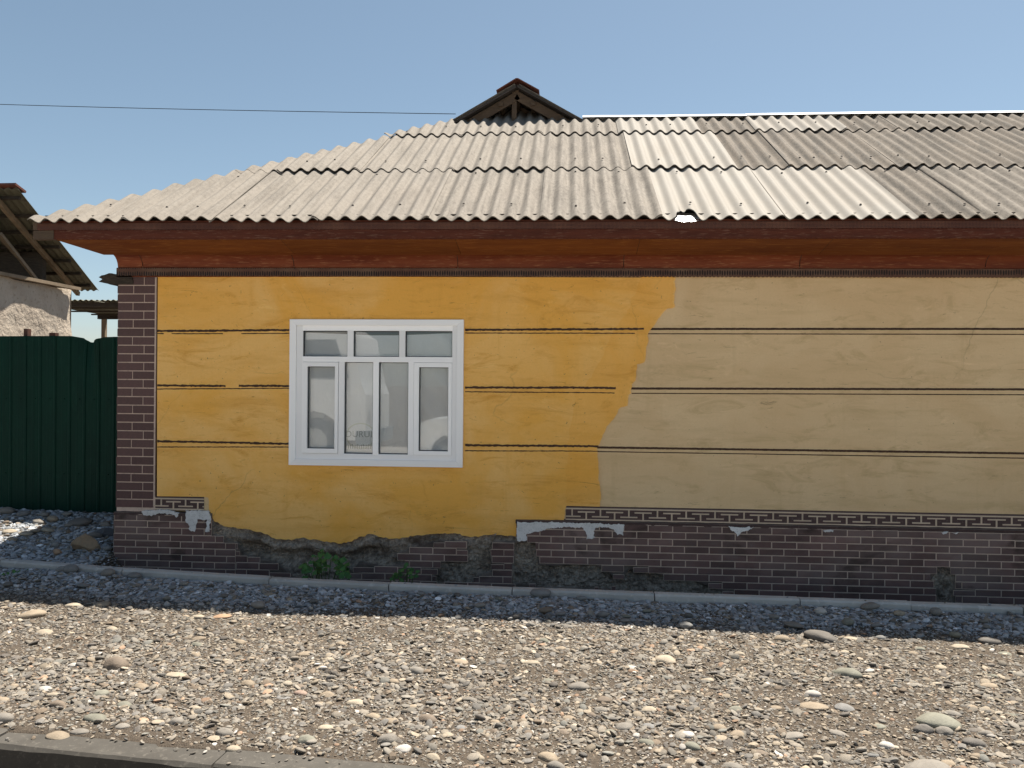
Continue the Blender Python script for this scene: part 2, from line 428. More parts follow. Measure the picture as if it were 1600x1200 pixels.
tag(obj('ground', np.stack([X, Y, Z], -1).reshape(-1, 3), f, 'ground', smooth=True), kind='structure')
# carriageway in front of the street kerb
xr = np.array([-60., -7, -2, 3, 8, 13, 60]); v = []; f = []
for i, x in enumerate(xr):
    e = kerb_line(x) - .14
    for y in (e, e - 1, e - 3, e - 11): v.append((x, y, float(gz(x, y)) + .012))
for i in range(len(xr) - 1):
    for j in range(3): a = i * 4 + j; f.append((a, a + 1, a + 5, a + 4))
tag(obj('road', v, f, 'paleroad'), kind='structure')

def kerb_run(name, pts, width, top, depth, mat, seglen, seed, face=None):
    """kerb stones laid end to end along a polyline; pts are the front edge, top(x) the top level"""
    root = tag(empty(name, (pts[0][0], pts[0][1], 0)), kind='structure')
    P = [Vector((p[0], p[1], 0)) for p in pts]; base = root.location
    segs = []
    for a, b in zip(P, P[1:]):
        n = max(1, round((b - a).length / seglen))
        for k in range(n): segs.append((a + (b - a) * (k / n), a + (b - a) * ((k + 1) / n)))
    r = random.Random(seed)
    for a, b in segs:
        d = (b - a).normalized(); nrm = Vector((-d.y, d.x, 0))
        g = .004
        a2, b2 = a + d * g, b - d * g
        dz = r.uniform(-.006, .006); dy = r.uniform(-.006, .006)
        N = 26; v = []; f = []
        # section: front bottom, front top lower edge, chamfer, back top, back bottom
        for i in range(N + 1):
            p = a2.lerp(b2, i / N)
            t = top(p.x) + dz
            chip = .006 * max(0, float(fbm(p.x * 9, p.y * 9, seed, 3)) * 2)
            for off, h in ((0, -depth), (0, -.012 - chip), (.010 + chip, 0), (width - .008, 0), (width, -.01), (width, -depth)):
                q = p + nrm * (off + dy) - base
                w = .0018 * float(fbm(p.x * 14 + off * 40, p.y * 14, seed + h * 30, 3))
                v.append((q.x, q.y + w, t + h + w))
        for i in range(N):
            for j in range(5):
                c = i * 6 + j; f.append((c, c + 6, c + 7, c + 1))
        f.append((0, 1, 2, 3, 4, 5)); c = N * 6; f.append((c + 5, c + 4, c + 3, c + 2, c + 1, c))
        o = obj('kerb_stone', v, f, mat, root)
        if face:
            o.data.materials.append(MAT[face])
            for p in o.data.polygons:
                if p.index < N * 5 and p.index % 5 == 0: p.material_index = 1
        bm = bmesh.new(); bm.from_mesh(o.data); bmesh.ops.recalc_face_normals(bm, faces=bm.faces); bm.to_mesh(o.data); bm.free()
    return root
# house kerb: its foot read off the photograph where it meets the gravel
kerb_run('house_kerb', KH, .085, lambda x: -GRADE * max(-14, min(18, x)) + .076, .3, 'kerb', 1.0, 5)
SK = [(x, float(kerb_line(x)) - .15) for x in (-7, 13)]
kerb_run('street_kerb', SK, .15, lambda x: -GRADE * x + .004, .35, 'kerbold', 1.05, 9, 'kerbshade')

# ------------------------------------------------------------------ the house
house = empty('village_house', (-.08, 0, 0)); HX = -.08
tag(house, 'long single storey house with half yellow half beige wall and corrugated hipped roof', 'house')
WX0, WX1, WTOP = -.08, 12.0, 2.51
INV = Matrix.Translation((.08, 0, 0))
def part(o, parent=None):
    """meshes are written in world coordinates: keep them there under the house"""
    p = parent or house
    o.parent = p
    if p is house: o.matrix_parent_inverse = INV
    else: o.matrix_parent_inverse = Matrix.Identity(4)
    return o
# sub-parts hang under parts whose own matrix is the identity in world space (part's inverse cancels the house offset)
wx0, wx1, wz0, wz1 = 1.500, 3.045, .850, 2.136      # window outer trim
ox0, ox1, oz0, oz1 = wx0 + .03, wx1 - .03, wz0 + .03, wz1 - .03
def wall_front():
    b = [(WX0, ox0, 0, .35, .42, 2.62), (ox1, WX1, 0, .35, .42, 2.62), (ox0, ox1, 0, .35, oz1, 2.62), (ox0, ox1, 0, .35, .42, oz0),
         (WX0, WX1, .10, .35, -.6, .42)]
    return boxes(b)
v, f = wall_front(); wall = part(obj('wall', v, f, 'beige'))
v, f = boxes([(WX0, WX0 + .3, .36, 6.4, -.5, 2.62), (WX1 - .3, WX1, .36, 6.4, -.5, 2.62), (WX0, WX1, 6.41, 6.7, -.5, 2.62)])
part(obj('side_wall', v, f, 'interior'))
box_ceiling = part(box('ceiling', WX0 + .31, WX1 - .31, .36, 6.4, 2.56, 2.6, 'interior'))
inner = part(box('partition', WX0 + .31, WX1 - .31, 1.6, 1.7, -.4, 2.55, 'interior'))

# yellow limewash over the left half, ragged brush edge on its right, broken edge at its foot
rightb = [(705, 15), (706, 60), (700, 100), (695, 125), (705, 152), (665, 157), (640, 187), (605, 235), (577, 270), (575, 320), (560, 410), (526, 418),
          (522, 490), (500, 512), (500, 550), (485, 562), (483, 612), (450, 618), (410, 680), (385, 710), (365, 750), (350, 790), (335, 805), (345, 870), (345, 960), (356, 1000), (353, 1082)]
rightb = [(820 + x / 3, 430 + y / 3) for x, y in rightb]
botb = [(884, 790), (882, 813), (864, 815), (841, 812), (807, 816), (806, 837), (775, 835), (737, 838), (709, 833), (680, 833), (662, 835), (640, 838), (610, 841), (577, 834), (550, 845), (532, 849), (495, 844), (475, 840),
        (455, 842), (430, 841), (407, 830), (385, 828), (362, 824), (345, 820), (333, 812), (329, 797), (326, 777)]
top_l = wpx([(246.5, 431.5), (1055, 431.5)])
rb = ragged(wpx(rightb), .012, .010, 3, closed=False, freq=30)
bb = ragged(wpx(botb), .010, .016, 5, closed=False, freq=22)
lb = wpx([(318, 776), (246.5, 775)])
loop = [top_l[0]] + [(x, z) for x, z in lb[::-1]] + bb[::-1] + rb[::-1]
hole = [(ox0 - .004, oz0 - .004), (ox1 + .004, oz0 - .004), (ox1 + .004, oz1 + .004), (ox0 - .004, oz1 + .004)]
def zbound(x):
    """foot of the yellow render along the wall"""
    b = sorted(wpx(botb)); return np.interp(x, [p[0] for p in b], [p[1] for p in b])
ycoat = part(slab('yellow_render', [loop, hole], -.012, .03, 'yellow'))

# a fresher second coat along the brushed edge
lcoat = wpx([(1002, 433), (990, 462), (978, 490), (960, 512)] + [(948, 540), (938, 562), (926, 590), (900, 612), (893, 650), (888, 690), (884, 740), (882, 786)])
rc = [(x - .014, z) for x, z in rb]
lc = ragged(lcoat, .014, .022, 8, closed=False, freq=16)
part(slab('second_coat', [[(lc[0][0], top_l[0][1] - .004)] + lc + [(rc[-1][0], lc[-1][1])] + [q for q in rc[::-1] if lc[-1][1] < q[1] < top_l[0][1] - .01] + [(rc[0][0], top_l[0][1] - .004)]], -.0132, -.010, 'yellowdeep'))
# stripes: a heavy and a thin line at each of three levels
def stripe_line(p0, p1, th, y, gaps, seed):
    n = int((p1[0] - p0[0]) / .012); run = []
    def flush():
        if len(run) > 1:
            v = [q for pr in run for q in pr]
            obj('stripe', v, [(2 * i, 2 * i + 2, 2 * i + 3, 2 * i + 1) for i in range(len(run) - 1)], 'stripe', wall)
        run.clear()
    for i in range(n + 1):
        t = i / n; x = p0[0] + (p1[0] - p0[0]) * t; z = p0[1] + (p1[1] - p0[1]) * t
        g = float(fbm(x * 3.1, seed, seed * 1.7, 4)); e1 = float(vnoise(x * 60, seed, 1)); e2 = float(vnoise(x * 60, seed, 5))
        k = 0.18 if gaps else .06
        hh = th * (.5 + k * e1); hl = th * (.5 + k * e2)
        if gaps: z += .0025 * float(vnoise(x * 1.5, seed, 3))
        if gaps and g > gaps: flush(); continue
        run.append([(x, y, z - hl), (x, y, z + hh)])
    flush()
lev = [[(247, 517, 453, 516), (247, 521.5, 453, 521), (727, 515.5, 1006, 514), (727, 520.5, 1003, 521), (1015, 514, 1640, 514), (1012, 521.5, 1640, 522.5)],
       [(247, 602, 453, 603.5), (247, 607.5, 453, 607), (727, 605, 962, 606), (727, 612, 960, 614), (986, 607, 1640, 608.5), (987, 614.5, 1640, 617)],
       [(247, 689.5, 453, 693), (247, 698, 453, 698.5), (727, 695.5, 935, 697.5), (727, 703.5, 935, 705), (931, 699, 1640, 709), (934, 705.5, 1640, 716.5)]]
for li, L in enumerate(lev):
    for k, (x0, y0, x1, y1) in enumerate(L):
        a, b = wpx([(x0, y0), (x1, y1)]); heavy = k % 2 == 0
        yel = k < 4
        if k >= 4: b = (WX1, a[1] + (b[1] - a[1]) * (WX1 - a[0]) / (b[0] - a[0]))
        stripe_line(a, b, .0185 if heavy else .0085, -.0145 if yel else -.002, (.46 if heavy else .38) if yel else 0, li * 7 + k)

# corner pillar of painted bricks
cb = {}
def brick(x0, x1, z0, z1, y, parent, mat, tilt=0.0, depth=.004):
    """a brick face standing proud of its joints; all bricks of one paint share a mesh"""
    if mat not in cb:
        v, f = boxes([(-.5, .5, -1, 1, -.5, .5)])
        if mat == 'brickdusty':                       # carries its own margin of joint paint
            v2, f2 = boxes([(-.52, .52, -.55, 1, -.572, .572)]); f = f + [tuple(i + 8 for i in q) for q in f2]; v = v + v2
        me = mesh('brick', v, f); me.materials.append(MAT[mat])
        if mat == 'brickdusty':
            me.materials.append(MAT['grout'])
            for p in me.polygons:
                if p.index >= 6: p.material_index = 1
        cb[mat] = me
    o = bpy.data.objects.new('brick', cb[mat]); COL.objects.link(o); o.parent = parent
    o.location = ((x0 + x1) / 2, y, (z0 + z1) / 2); o.scale = (x1 - x0, depth, z1 - z0); o.rotation_euler = (0, -tilt, 0)
    return o
pxl, pxr = on_y(187, 600)[0], on_y(241.3, 600)[0]
pj1, pj2 = on_y(207.5, 600)[0], on_y(225, 600)[0]
pz1, pz0 = 2.515, on_y(200, 793)[2]
pillar = part(obj('corner_pillar', *boxes([(WX0 - .008, on_y(244.6, 600)[0], -.006, .3, .40, pz1)]), 'joint'))
rows = 27; hgt = (pz1 - pz0) / rows
for r in range(rows):
    z0 = pz0 + r * hgt + .0045; z1 = pz0 + (r + 1) * hgt - .0045; j = (pj2, pj1)[r % 2] + rnd.uniform(-.006, .006)
    e = rnd.uniform(-.004, .004)
    brick(WX0 - .011 + e, j - .0045, z0, z1, -.006, pillar, 'brickpaint'); brick(j + .0045, pxr, z0, z1, -.006, pillar, 'brickpaint')
x_ = on_y(245.4, 600)[0]
part(obj('pillar_edge_line', *boxes([(x_ - .004, x_ + .006, -.014, 0, on_y(246, 776)[2], 2.51)]), 'stripe'), wall)

# key pattern band
def key_band(xa, xb, za, zb, period, phase):
    """maroon band between two pale lines, with interlocking pale T shapes"""
    root = part(obj('key_band', *boxes([(xa, xb, -.004, .02, za, zb)]), 'keydark'))
    t = .013; y0, y1 = -.0075, -.003
    obj('border_line', *boxes([(xa, xb, y0, y1, zb - .014 - t, zb - .014)]), 'keypale', root)
    obj('border_line', *boxes([(xa, xb, y0, y1, za + .006, za + .006 + t)]), 'keypale', root)
    lo, hi = za + .006 + t, zb - .014 - t; H = hi - lo
    n = int((xb - xa) / period * 2) + 2
    for k in range(n):
        x = xa + phase + k * period / 2
        down = k % 2 == 0
        bz = lo + H * .26 if down else lo + H * .74
        bw = period * .60
        p = []
        stem = (x - t / 2, x + t / 2, y0, y1, bz + t * .45, hi + .001) if down else (x - t / 2, x + t / 2, y0, y1, lo - .001, bz - t * .45)
        for b in (stem, (x - bw / 2, x + bw / 2, y0, y1, bz - t * .45, bz + t * .45)):
            c0, c1 = max(b[0], xa), min(b[1], xb)
            if c1 > c0 + .004: p.append((c0, c1) + b[2:])
        if p: obj('key_motif', *boxes(p), 'keypale', root)
    return root
kz0, kz1 = .402, .530
key_band(on_y(884, 800)[0], WX1, kz0, kz1, .243, .055)
key_band(on_y(241.5, 790)[0], on_y(319, 790)[0], on_y(244, 797)[2], on_y(244, 775)[2], .225, .065)

# plinth: broken render with bricks painted on what is left of it
def inside(px, py, poly):
    r = np.zeros(px.shape, bool); n = len(poly)
    for i in range(n):
        (x0, y0), (x1, y1) = poly[i], poly[(i + 1) % n]
        c = ((y0 > py) != (y1 > py)) & (px < (x1 - x0) * (py - y0) / (y1 - y0 + 1e-9) + x0); r ^= c
    return r
DMG = [[(345, 790), (806, 800), (806, 846), (690, 846), (665, 850), (640, 858), (612, 872), (640, 880), (600, 886), (560, 878), (540, 908), (470, 908), (440, 885), (410, 875), (380, 868), (372, 850), (332, 836), (332, 810)],
       [(731, 845), (768, 845), (768, 893), (745, 898), (735, 912), (680, 912), (690, 880), (730, 880)],
       [(805, 848), (836, 848), (840, 885), (930, 884), (945, 890), (962, 905), (965, 920), (850, 918), (800, 910), (803, 870)],
       [(963, 912), (985, 890), (1010, 890), (1040, 903), (1080, 907), (1130, 925), (1100, 940), (965, 935)],
       [(1455, 905), (1472, 885), (1492, 900), (1488, 925), (1496, 945), (1470, 940)]]
DW = [wpx(p, -.03) for p in DMG]
def damage(x, z):
    x = np.asarray(x, float); z = np.asarray(z, float)
    xx = x + .018 * fbm(x * 13, z * 13, 2.2, 3); zz = z + .018 * fbm(x * 13, z * 13, 7.7, 3)
    d = np.zeros(x.shape)
    for k in range(9):
        a = k * .7; r = .004 * (k % 3)
        m_ = np.zeros(x.shape, bool)
        for p in DW: m_ |= inside(xx + r * math.cos(a), zz + r * math.sin(a), p)
        d += m_
    return d / 9
PTOP = .405
gx = np.concatenate([np.arange(WX0 - .02, 8.35, .009), [9, 10, 11, WX1]]); gzv = np.concatenate([np.arange(-.34, PTOP - .012, .009), [PTOP - .010, PTOP, PTOP + .004]])
X, Zg = np.meshgrid(gx, gzv); D = damage(X, Zg)
rough = fbm(X * 9, Zg * 11, 1.5, 5); clod = np.abs(fbm(X * 22, Zg * 26, 4.4, 4))
Yg = -.030 + .0025 * fbm(X * 5, Zg * 5, 9, 3) + D * (.042 + .045 * rough - .05 * clod)
# overhanging broken lip under the yellow render and an undercut below it
hang = D * sstep(.10, .02, np.abs(Zg - (zbound(X) - .16))) * sstep(.95, 1.15, X) * sstep(2.5, 2.2, X); Yg += .05 * hang
lip = D * sstep(.06, .0, np.abs(Zg - (zbound(X) - .085))) * sstep(.9, 1.15, X) * sstep(2.45, 2.2, X); Yg -= .035 * lip
Yg = np.where((Zg > zbound(X) + .012) & (X > on_y(333, 820)[0]) & (X < on_y(806, 820)[0]), .05, Yg)
Yg[-2, :] = np.minimum(Yg[-2, :], 0.03) ; Yg[-1, :] = .04
Yg = np.where(X < WX0 - .012, Yg + .008, Yg)
nx, ny = len(gx), len(gzv); idx = np.arange(nx * ny).reshape(ny, nx)
f = np.stack([idx[:-1, :-1], idx[:-1, 1:], idx[1:, 1:], idx[1:, :-1]], -1).reshape(-1, 4)
pl = obj('plinth', np.stack([X, Yg, Zg], -1).reshape(-1, 3), f, 'plinth')
at = pl.data.attributes.new('damage', 'FLOAT', 'POINT'); at.data.foreach_set('value', D.reshape(-1).astype(np.float32))
plinth = part(pl)
part(obj('plinth_return', *boxes([(WX0 - .022, WX0 - .018, -.031, 1.4, -.34, PTOP)]), 'plinth'), plinth)
BW, BH = .207, .0588
def plinth_bricks(xa, xb, ztop, slope, seed):
    r = random.Random(seed)
    for row in range(12):
        off = (row % 2) * BW / 2 + r.uniform(-.006, .006)
        k = 0; x = xa - off
        while x < xb:
            x0, x1 = max(x + .0045, xa), min(x + BW - .0045, xb); x += BW
            if x1 - x0 < .02: continue
            xm = (x0 + x1) / 2; z1 = ztop - row * BH + slope * (xm - xa); z0 = z1 - BH + .0085
            if z1 < -.24: continue
            xs_ = np.linspace(x0, x1, 14); good = damage(xs_, np.full(14, (z0 + z1) / 2) + .008 * nr.normal(size=14)) < .5
            best, cur, st_ = (0, 0), 0, 0
            for q in range(14):
                if good[q]:
                    if cur == 0: st_ = q
                    cur += 1
                    if cur > best[1]: best = (st_, cur)
                else: cur = 0
            if best[1] < 3: continue
            if best[1] < 14: x0, x1 = xs_[best[0]], xs_[best[0] + best[1] - 1]; xm = (x0 + x1) / 2
            if best[1] < 14 and r.random() < .4: z1 -= r.uniform(.006, .02)
            if z1 > zbound(xm) - .004 and on_y(330, 820)[0] < xm < on_y(806, 820)[0]: continue
            brick(x0, x1, z0 + r.uniform(-.0012, .0012), z1 + r.uniform(-.0012, .0012), -.0325, plinth, 'brickdusty', -slope, .0032)
plinth_bricks(WX0 - .015, on_y(370, 850)[0], .388, -.006, 3)
plinth_bricks(on_y(371, 850)[0], on_y(806, 850)[0], .388 - .0588 * 3, -.004, 4)
plinth_bricks(on_y(824, 850)[0], 9.4, .385, -.0035, 5)

# flakes of white primer hanging on the plinth edge
WHT = [[(222, 798), (262, 796), (280, 801), (276, 808), (268, 803), (250, 802), (235, 806), (224, 804)],
       [(290, 798), (327, 798), (329, 808), (328, 830), (322, 830), (324, 812), (309, 811), (305, 830), (297, 829), (295, 818), (290, 815)],
       [(807, 816), (860, 816), (900, 817), (960, 819), (974, 820), (973, 836), (965, 835), (958, 827), (950, 823), (930, 824), (928, 840), (918, 843), (912, 825), (890, 823), (860, 825), (840, 831), (824, 833), (822, 845), (808, 845)],
       [(1137, 823), (1177, 824), (1165, 830), (1158, 832), (1154, 838), (1148, 832)],
       [(1286, 828), (1302, 828), (1300, 831), (1288, 831)], [(1472, 831), (1480, 831), (1478, 834), (1474, 834)], [(1488, 832), (1497, 832), (1494, 834)]]
for i, p in enumerate(WHT): part(slab('primer_patch', [ragged(wpx(p, -.035), .006, .013, i + 2, freq=55)], -.041, -.02, 'whitecoat'), plinth)
# mortar ledge on top of the plinth
for a, b in ((WX0 - .02, on_y(329, 800)[0]), (on_y(806, 815)[0], WX1)):
    N = int((b - a) / .03); v = []; f = []
    for i in range(N + 1):
        x = a + (b - a) * i / N
        w = .004 * float(fbm(x * 14, 0, 3, 3))
        v += [(x, -.034 + w, PTOP - .026 + w), (x, -.036 + w, PTOP - .006), (x, -.006, PTOP + .006 + w), (x, .02, PTOP + .004)]
        if i: c = (i - 1) * 4; f += [(c + j, c + j + 4, c + j + 5, c + j + 1) for j in range(3)]
    part(obj('ledge', v, f, 'keydark'), plinth)

# broken end of the wall plate sticking out past the corner
v = []; f = []
tips = [(-.24, 2.525), (-.27, 2.505), (-.235, 2.49), (-.265, 2.47), (-.22, 2.46)]
lp = [(.05, 2.45), (.05, 2.535)] + [(x, z) for x, z in [(-.05, 2.537), (-.17, 2.545)] + tips] + [(-.16, 2.445), (-.08, 2.45)]
part(slab('wall_plate', [ragged(lp[::-1], .02, .008, 4, freq=30)], -.02, .16, 'rotwood'))

# ------------------------------------------------------------------ cornice and eaves
EO, EZ, EXL = .5, 2.905, -.53            # overhang, level and left end of the eaves
def ez(x): return EZ - .0035 * (x - 3.5)
def extrude(name, prof, x0, x1, mat, mitre=0.0, nseg=None, parent=None):
    """profile given as (out, z) swept along the wall; the left end recedes with the overhang"""
    n = nseg or max(1, int((x1 - x0) / .4)); v = []; f = []; k = len(prof)
    for i in range(n + 1):
        for (o, z) in prof:
            xa = x0 - mitre * o
            x = xa + (x1 - xa) * i / n
            v.append((x, -o, z + ez(x) - EZ))
    for i in range(n):
        for j in range(k - 1):
            c = i * k + j; f.append((c, c + 1, c + k + 1, c + k))
    o_ = part(obj(name, v, f, mat, smooth=k > 6), parent)
    return o_
cor = empty('cornice'); part(cor)
CL = Matrix.Identity(4)
def cpart(o): o.parent = cor; o.matrix_parent_inverse = Matrix.Identity(4); return o
joints = [on_y(px, 415, -.08)[0] for px in (178, 218, 456, 714, 975, 1252, 1545)] + [9.6, WX1]
cove = [(.022 + .10 * (1 - math.cos(t)), 2.575 + .115 * math.sin(t)) for t in np.linspace(0, math.pi / 2, 11)]
cove = [(.0, 2.575)] + cove
for a, b in zip(joints, joints[1:]):
    cpart(extrude('cove_board', cove, a + .003, b - .003, 'brownpaint'))
sj = [-.10, on_y(450, 390, -.3)[0], on_y(716, 390, -.3)[0], on_y(997, 390, -.3)[0], on_y(1290, 390, -.3)[0], 8.0, 10, WX1]
for i, (a, b) in enumerate(zip(sj, sj[1:])):
    sofit = [(.115, 2.695), (.115, 2.683), (.47, 2.748), (.47, 2.76)]
    cpart(extrude('soffit_board', sofit, a + .002, b - .002, 'soffitpaint', mitre=.55 if i == 0 else 0))
fj = [EXL + .02, 1.9, 4.35, 6.8, 9.3, WX1]
def scallop(name, o, z0, z1, x0, x1, per, amp, mat, thick=.004):
    n = int((x1 - x0) / (per / 6)); v = []; f = []
    for i in range(n + 1):
        x = x0 + (x1 - x0) * i / n; d = ez(x) - EZ
        s = amp * abs(math.sin(math.pi * x / per))
        for y, z in ((-o, z1), (-o, z0 - s), (-o + thick, z0 - s), (-o + thick, z1)): v.append((x, y, z + d))
        if i:
            c = (i - 1) * 4; f += [(c + j, c + 1 + j, c + 5 + j, c + 4 + j) for j in range(3)]
    f += [(0, 3, 2, 1)]
    return obj(name, v, f, mat)
for i, (a, b) in enumerate(zip(fj, fj[1:])):
    cpart(extrude('fascia_board', [(.47, 2.76), (.47, 2.752), (.492, 2.752), (.492, 2.905), (.47, 2.905)], a + .002, b - .002, 'rawwood' if False else 'fasciapaint'))
    cpart(scallop('fascia_trim', .4955, 2.757, 2.828, a + .16 * (i == 0), b, .046, .009, 'fasciapaint'))
    cpart(scallop('lace_trim', .503, 2.832, 2.885, a, b, .03, .004, 'lace'))
    cpart(scallop('lace_trim', .036, 2.515, 2.58, max(a, WX0 - .01), b, .034, .007, 'dentil', .02))
cpart(box('fascia_end', EXL - .02, EXL + .16, -.497, -.44, 2.752 + .013, 2.826 + .013, 'rawwood'))
cpart(box('fascia_end', EXL - .02, EXL + .03, -.5, -.40, 2.845, 2.905, 'rawwood'))
cpart(extrude('eave_batten', [(.395, 2.86), (.42, 2.86), (.42, 2.968), (.395, 2.968)], EXL + .03, WX1, 'rotwood'))
cpart(extrude('cornice_backing', [(.0, 2.60), (.008, 2.62), (.10, 2.712), (.46, 2.772), (.46, 2.80), (0, 2.80)], WX0 + .03, WX1, 'rotwood'))
# dentil blocks behind the lower trim
ledger = cpart(obj('bed_mould', *boxes([(WX0 - .02, WX1, -.02, .1, 2.512, 2.58)]), 'brownpaint'))
# left side eave: rafters' feet closed by a thin board
cpart(box('side_fascia', EXL + .01, EXL + .035, -.46, 6.9, 2.862, 2.905, 'fasciapaint'))
v, f = boxes([(EXL + .04, WX0 + .02, -.10, 6.5, 2.86, 2.872)]); cpart(obj('side_soffit', v, f, 'soffitpaint'))

# ------------------------------------------------------------------ roof
PHI = math.radians(29.6); CP, SP, TP = math.cos(PHI), math.sin(PHI), math.tan(PHI)
WAVE, AMP = .1335, .0185
roof = empty('roof'); part(roof)
def sheet(name, O, U, V, N, u0, u1, v0, v1, lift, tone, lich, vmax=None, vmin=None, skip=None, amp=AMP, wave=WAVE, seg=12, thick=.007, mat='slate', parent=None, droop=0.0, seed=0, phase=0.0):
    """one corrugated sheet: waves along U, laid up the slope V, N is the roof's normal"""
    O, U, V, N = map(np.array, (O, U, V, N))
    nu = max(4, int((u1 - u0) / wave * seg)); nv = max(2, int((v1 - v0) / .16))
    us = np.linspace(u0, u1, nu + 1); P = []; ST = []; ok = np.ones(nu + 1, bool)
    ripple = seed * 1.37
    for i, u in enumerate(us):
        a, b = v0, v1
        if vmax is not None: b = min(b, vmax(u))
        if vmin is not None: a = max(a, vmin(u))
        if skip is not None: a = max(a, skip(u))
        if b - a < .01: ok[i] = False; b = a + .001
        h = amp * math.cos(2 * math.pi * (u + phase) / wave)
        edge = .006 * float(vnoise(u * 7, seed, 3)) + .003 * float(vnoise(u * 40, seed, 8))
        for j in range(nv + 1):
            t = j / nv; v_ = a + (b - a) * t
            if j == 0: v_ += edge
            w = .0045 * float(vnoise(u * 1.7 + ripple, v_ * 1.3, seed)) - droop * (1 - t) ** 2
            P.append(O + U * u + V * v_ + N * (h + lift + w)); ST.append((u + seed * 3.1, v_ + seed * 1.7, 0))
    P = np.array(P); n = len(P); m_ = nv + 1
    Q = P - N * thick
    f = []
    for i in range(nu):
        if not (ok[i] and ok[i + 1]): continue
        for j in range(nv):
            a = i * m_ + j; b = a + m_
            f.append((a, b, b + 1, a + 1)); f.append((n + a, n + a + 1, n + b + 1, n + b))
        a = i * m_; b = a + m_; f.append((n + a, n + b, b, a))
        a += nv; b += nv; f.append((a, b, n + b, n + a))
    for i in range(nu + 1):
        l_ok = i > 0 and ok[i - 1] and ok[i]; r_ok = i < nu and ok[i] and ok[i + 1]
        if l_ok == r_ok: continue
        for j in range(nv):
            a = i * m_ + j
            f.append((a, a + 1, n + a + 1, n + a) if r_ok else (a, n + a, n + a + 1, a + 1))
    if not f: return None
    V_ = np.concatenate([P, Q]); used = np.zeros(len(V_), bool); fl = np.array(f); used[fl.reshape(-1)] = True
    remap = np.cumsum(used) - 1
    me = mesh(name, V_[used], remap[fl])
    at = me.attributes.new('st', 'FLOAT_VECTOR', 'POINT'); at.data.foreach_set('vector', np.concatenate([ST, ST])[used].astype(np.float32).reshape(-1))
    # smooth only across the waves
    me.polygons.foreach_set('use_smooth', [True] * len(me.polygons))
    try: me.set_sharp_from_angle(angle=math.radians(50))
    except Exception: pass
    o = link(name, me, mat, parent or roof); o.color = (tone, lich, 0, 1)
    return o
# front slope
FO = (0, -EO - .045, EZ + .012); FU = (1, 0, -.0035); FV = (0, CP, SP); FN = (0, -SP, CP)
def eave_x(px): return on_y(px, 343, -EO - .04)[0]
def row_x(px, py, v):
    return on_y(px, py, -EO - .045 + v * CP)[0]
hipv = lambda u: (u - EXL + .06) / CP
R1, R2, R3 = 0.0, 1.45, 2.90
RIDGE = 3.62
hx0, hx1 = eave_x(1056), eave_x(1093)
def broken(u):
    """the sheet's corner knocked off above the eaves"""
    if not hx0 < u < hx1: return -1
    t = (u - hx0) / (hx1 - hx0)
    return .22 * (min(t / .35, 1) ** .7) * (1 if t < .72 else max(0, (1 - t) / .28) ** .8) + .015 * math.sin(t * 23)
j1 = [EXL - .03] + [eave_x(p) for p in (190, 327, 487, 661, 843, 1025, 1226, 1424, 1545)] + [8.1, 9.1, 10.1, 11.1, 12.3]
t1 = [(.50, .35), (.48, .42), (.50, .45), (.50, .40), (.46, .55), (.47, .62), (1.0, .05), (.95, .08), (.16, .9), (.34, .7), (.14, .9), (.35, .9), (.4, .8), (.4, .8)]
for k, (a, b) in enumerate(zip(j1, j1[1:])):
    sheet('roof_sheet', FO, FU, FV, FN, a, b + .05, R1 + .012 * rnd.uniform(-1, 1), R2 + .14, .004 + .0075 * (k % 2) , *t1[k], vmax=hipv, skip=broken if k == 6 else None, seed=k + 1, droop=.012 if k == 9 else .003)
def rx(lst, y, v): return [row_x(p, y, v) for p in lst]
j2 = [row_x(360, 262, R2)] + rx([433, 555, 702, 848, 987, 1145, 1232, 1307, 1403, 1500], 262, R2) + [9.0, 10.1, 11.2, 12.3]
t2 = [(.48, .4), (.50, .45), (.50, .45), (.48, .5), (.42, .65), (.98, .08), (.06, .95), (.10, .95), (.06, 1.), (.14, .9), (.08, .95), (.35, .9), (.4, .8), (.4, .8)]
for k, (a, b) in enumerate(zip(j2, j2[1:])):
    sheet('roof_sheet', FO, FU, FV, FN, a, b + .05, R2 + .015 * rnd.uniform(-1, 1), R3 + .14, .026 + .0075 * (k % 2), *t2[k], vmax=hipv, seed=k + 21, droop=.004)
j3 = [row_x(600, 207, R3)] + rx([717, 842, 966, 1088, 1180, 1315, 1400, 1500], 205, R3) + [9.4, 10.4, 11.4, 12.3]
t3 = [(.48, .4), (.50, .4), (.46, .5), (.92, .10), (.08, .95), (.85, .15), (.06, .95), (.12, .95), (.08, .95), (.34, .9), (.4, .8), (.4, .8)]
for k, (a, b) in enumerate(zip(j3, j3[1:])):
    sheet('roof_sheet', FO, FU, FV, FN, a, b + .05, R3 + .015 * rnd.uniform(-1, 1), RIDGE + (.42 if k in (1, 2) else .02), .048 + .0075 * (k % 2), *t3[k], vmax=lambda u: min(hipv(u) + .08, 99 if u < 3.95 else RIDGE + .02), seed=k + 41, droop=.004)
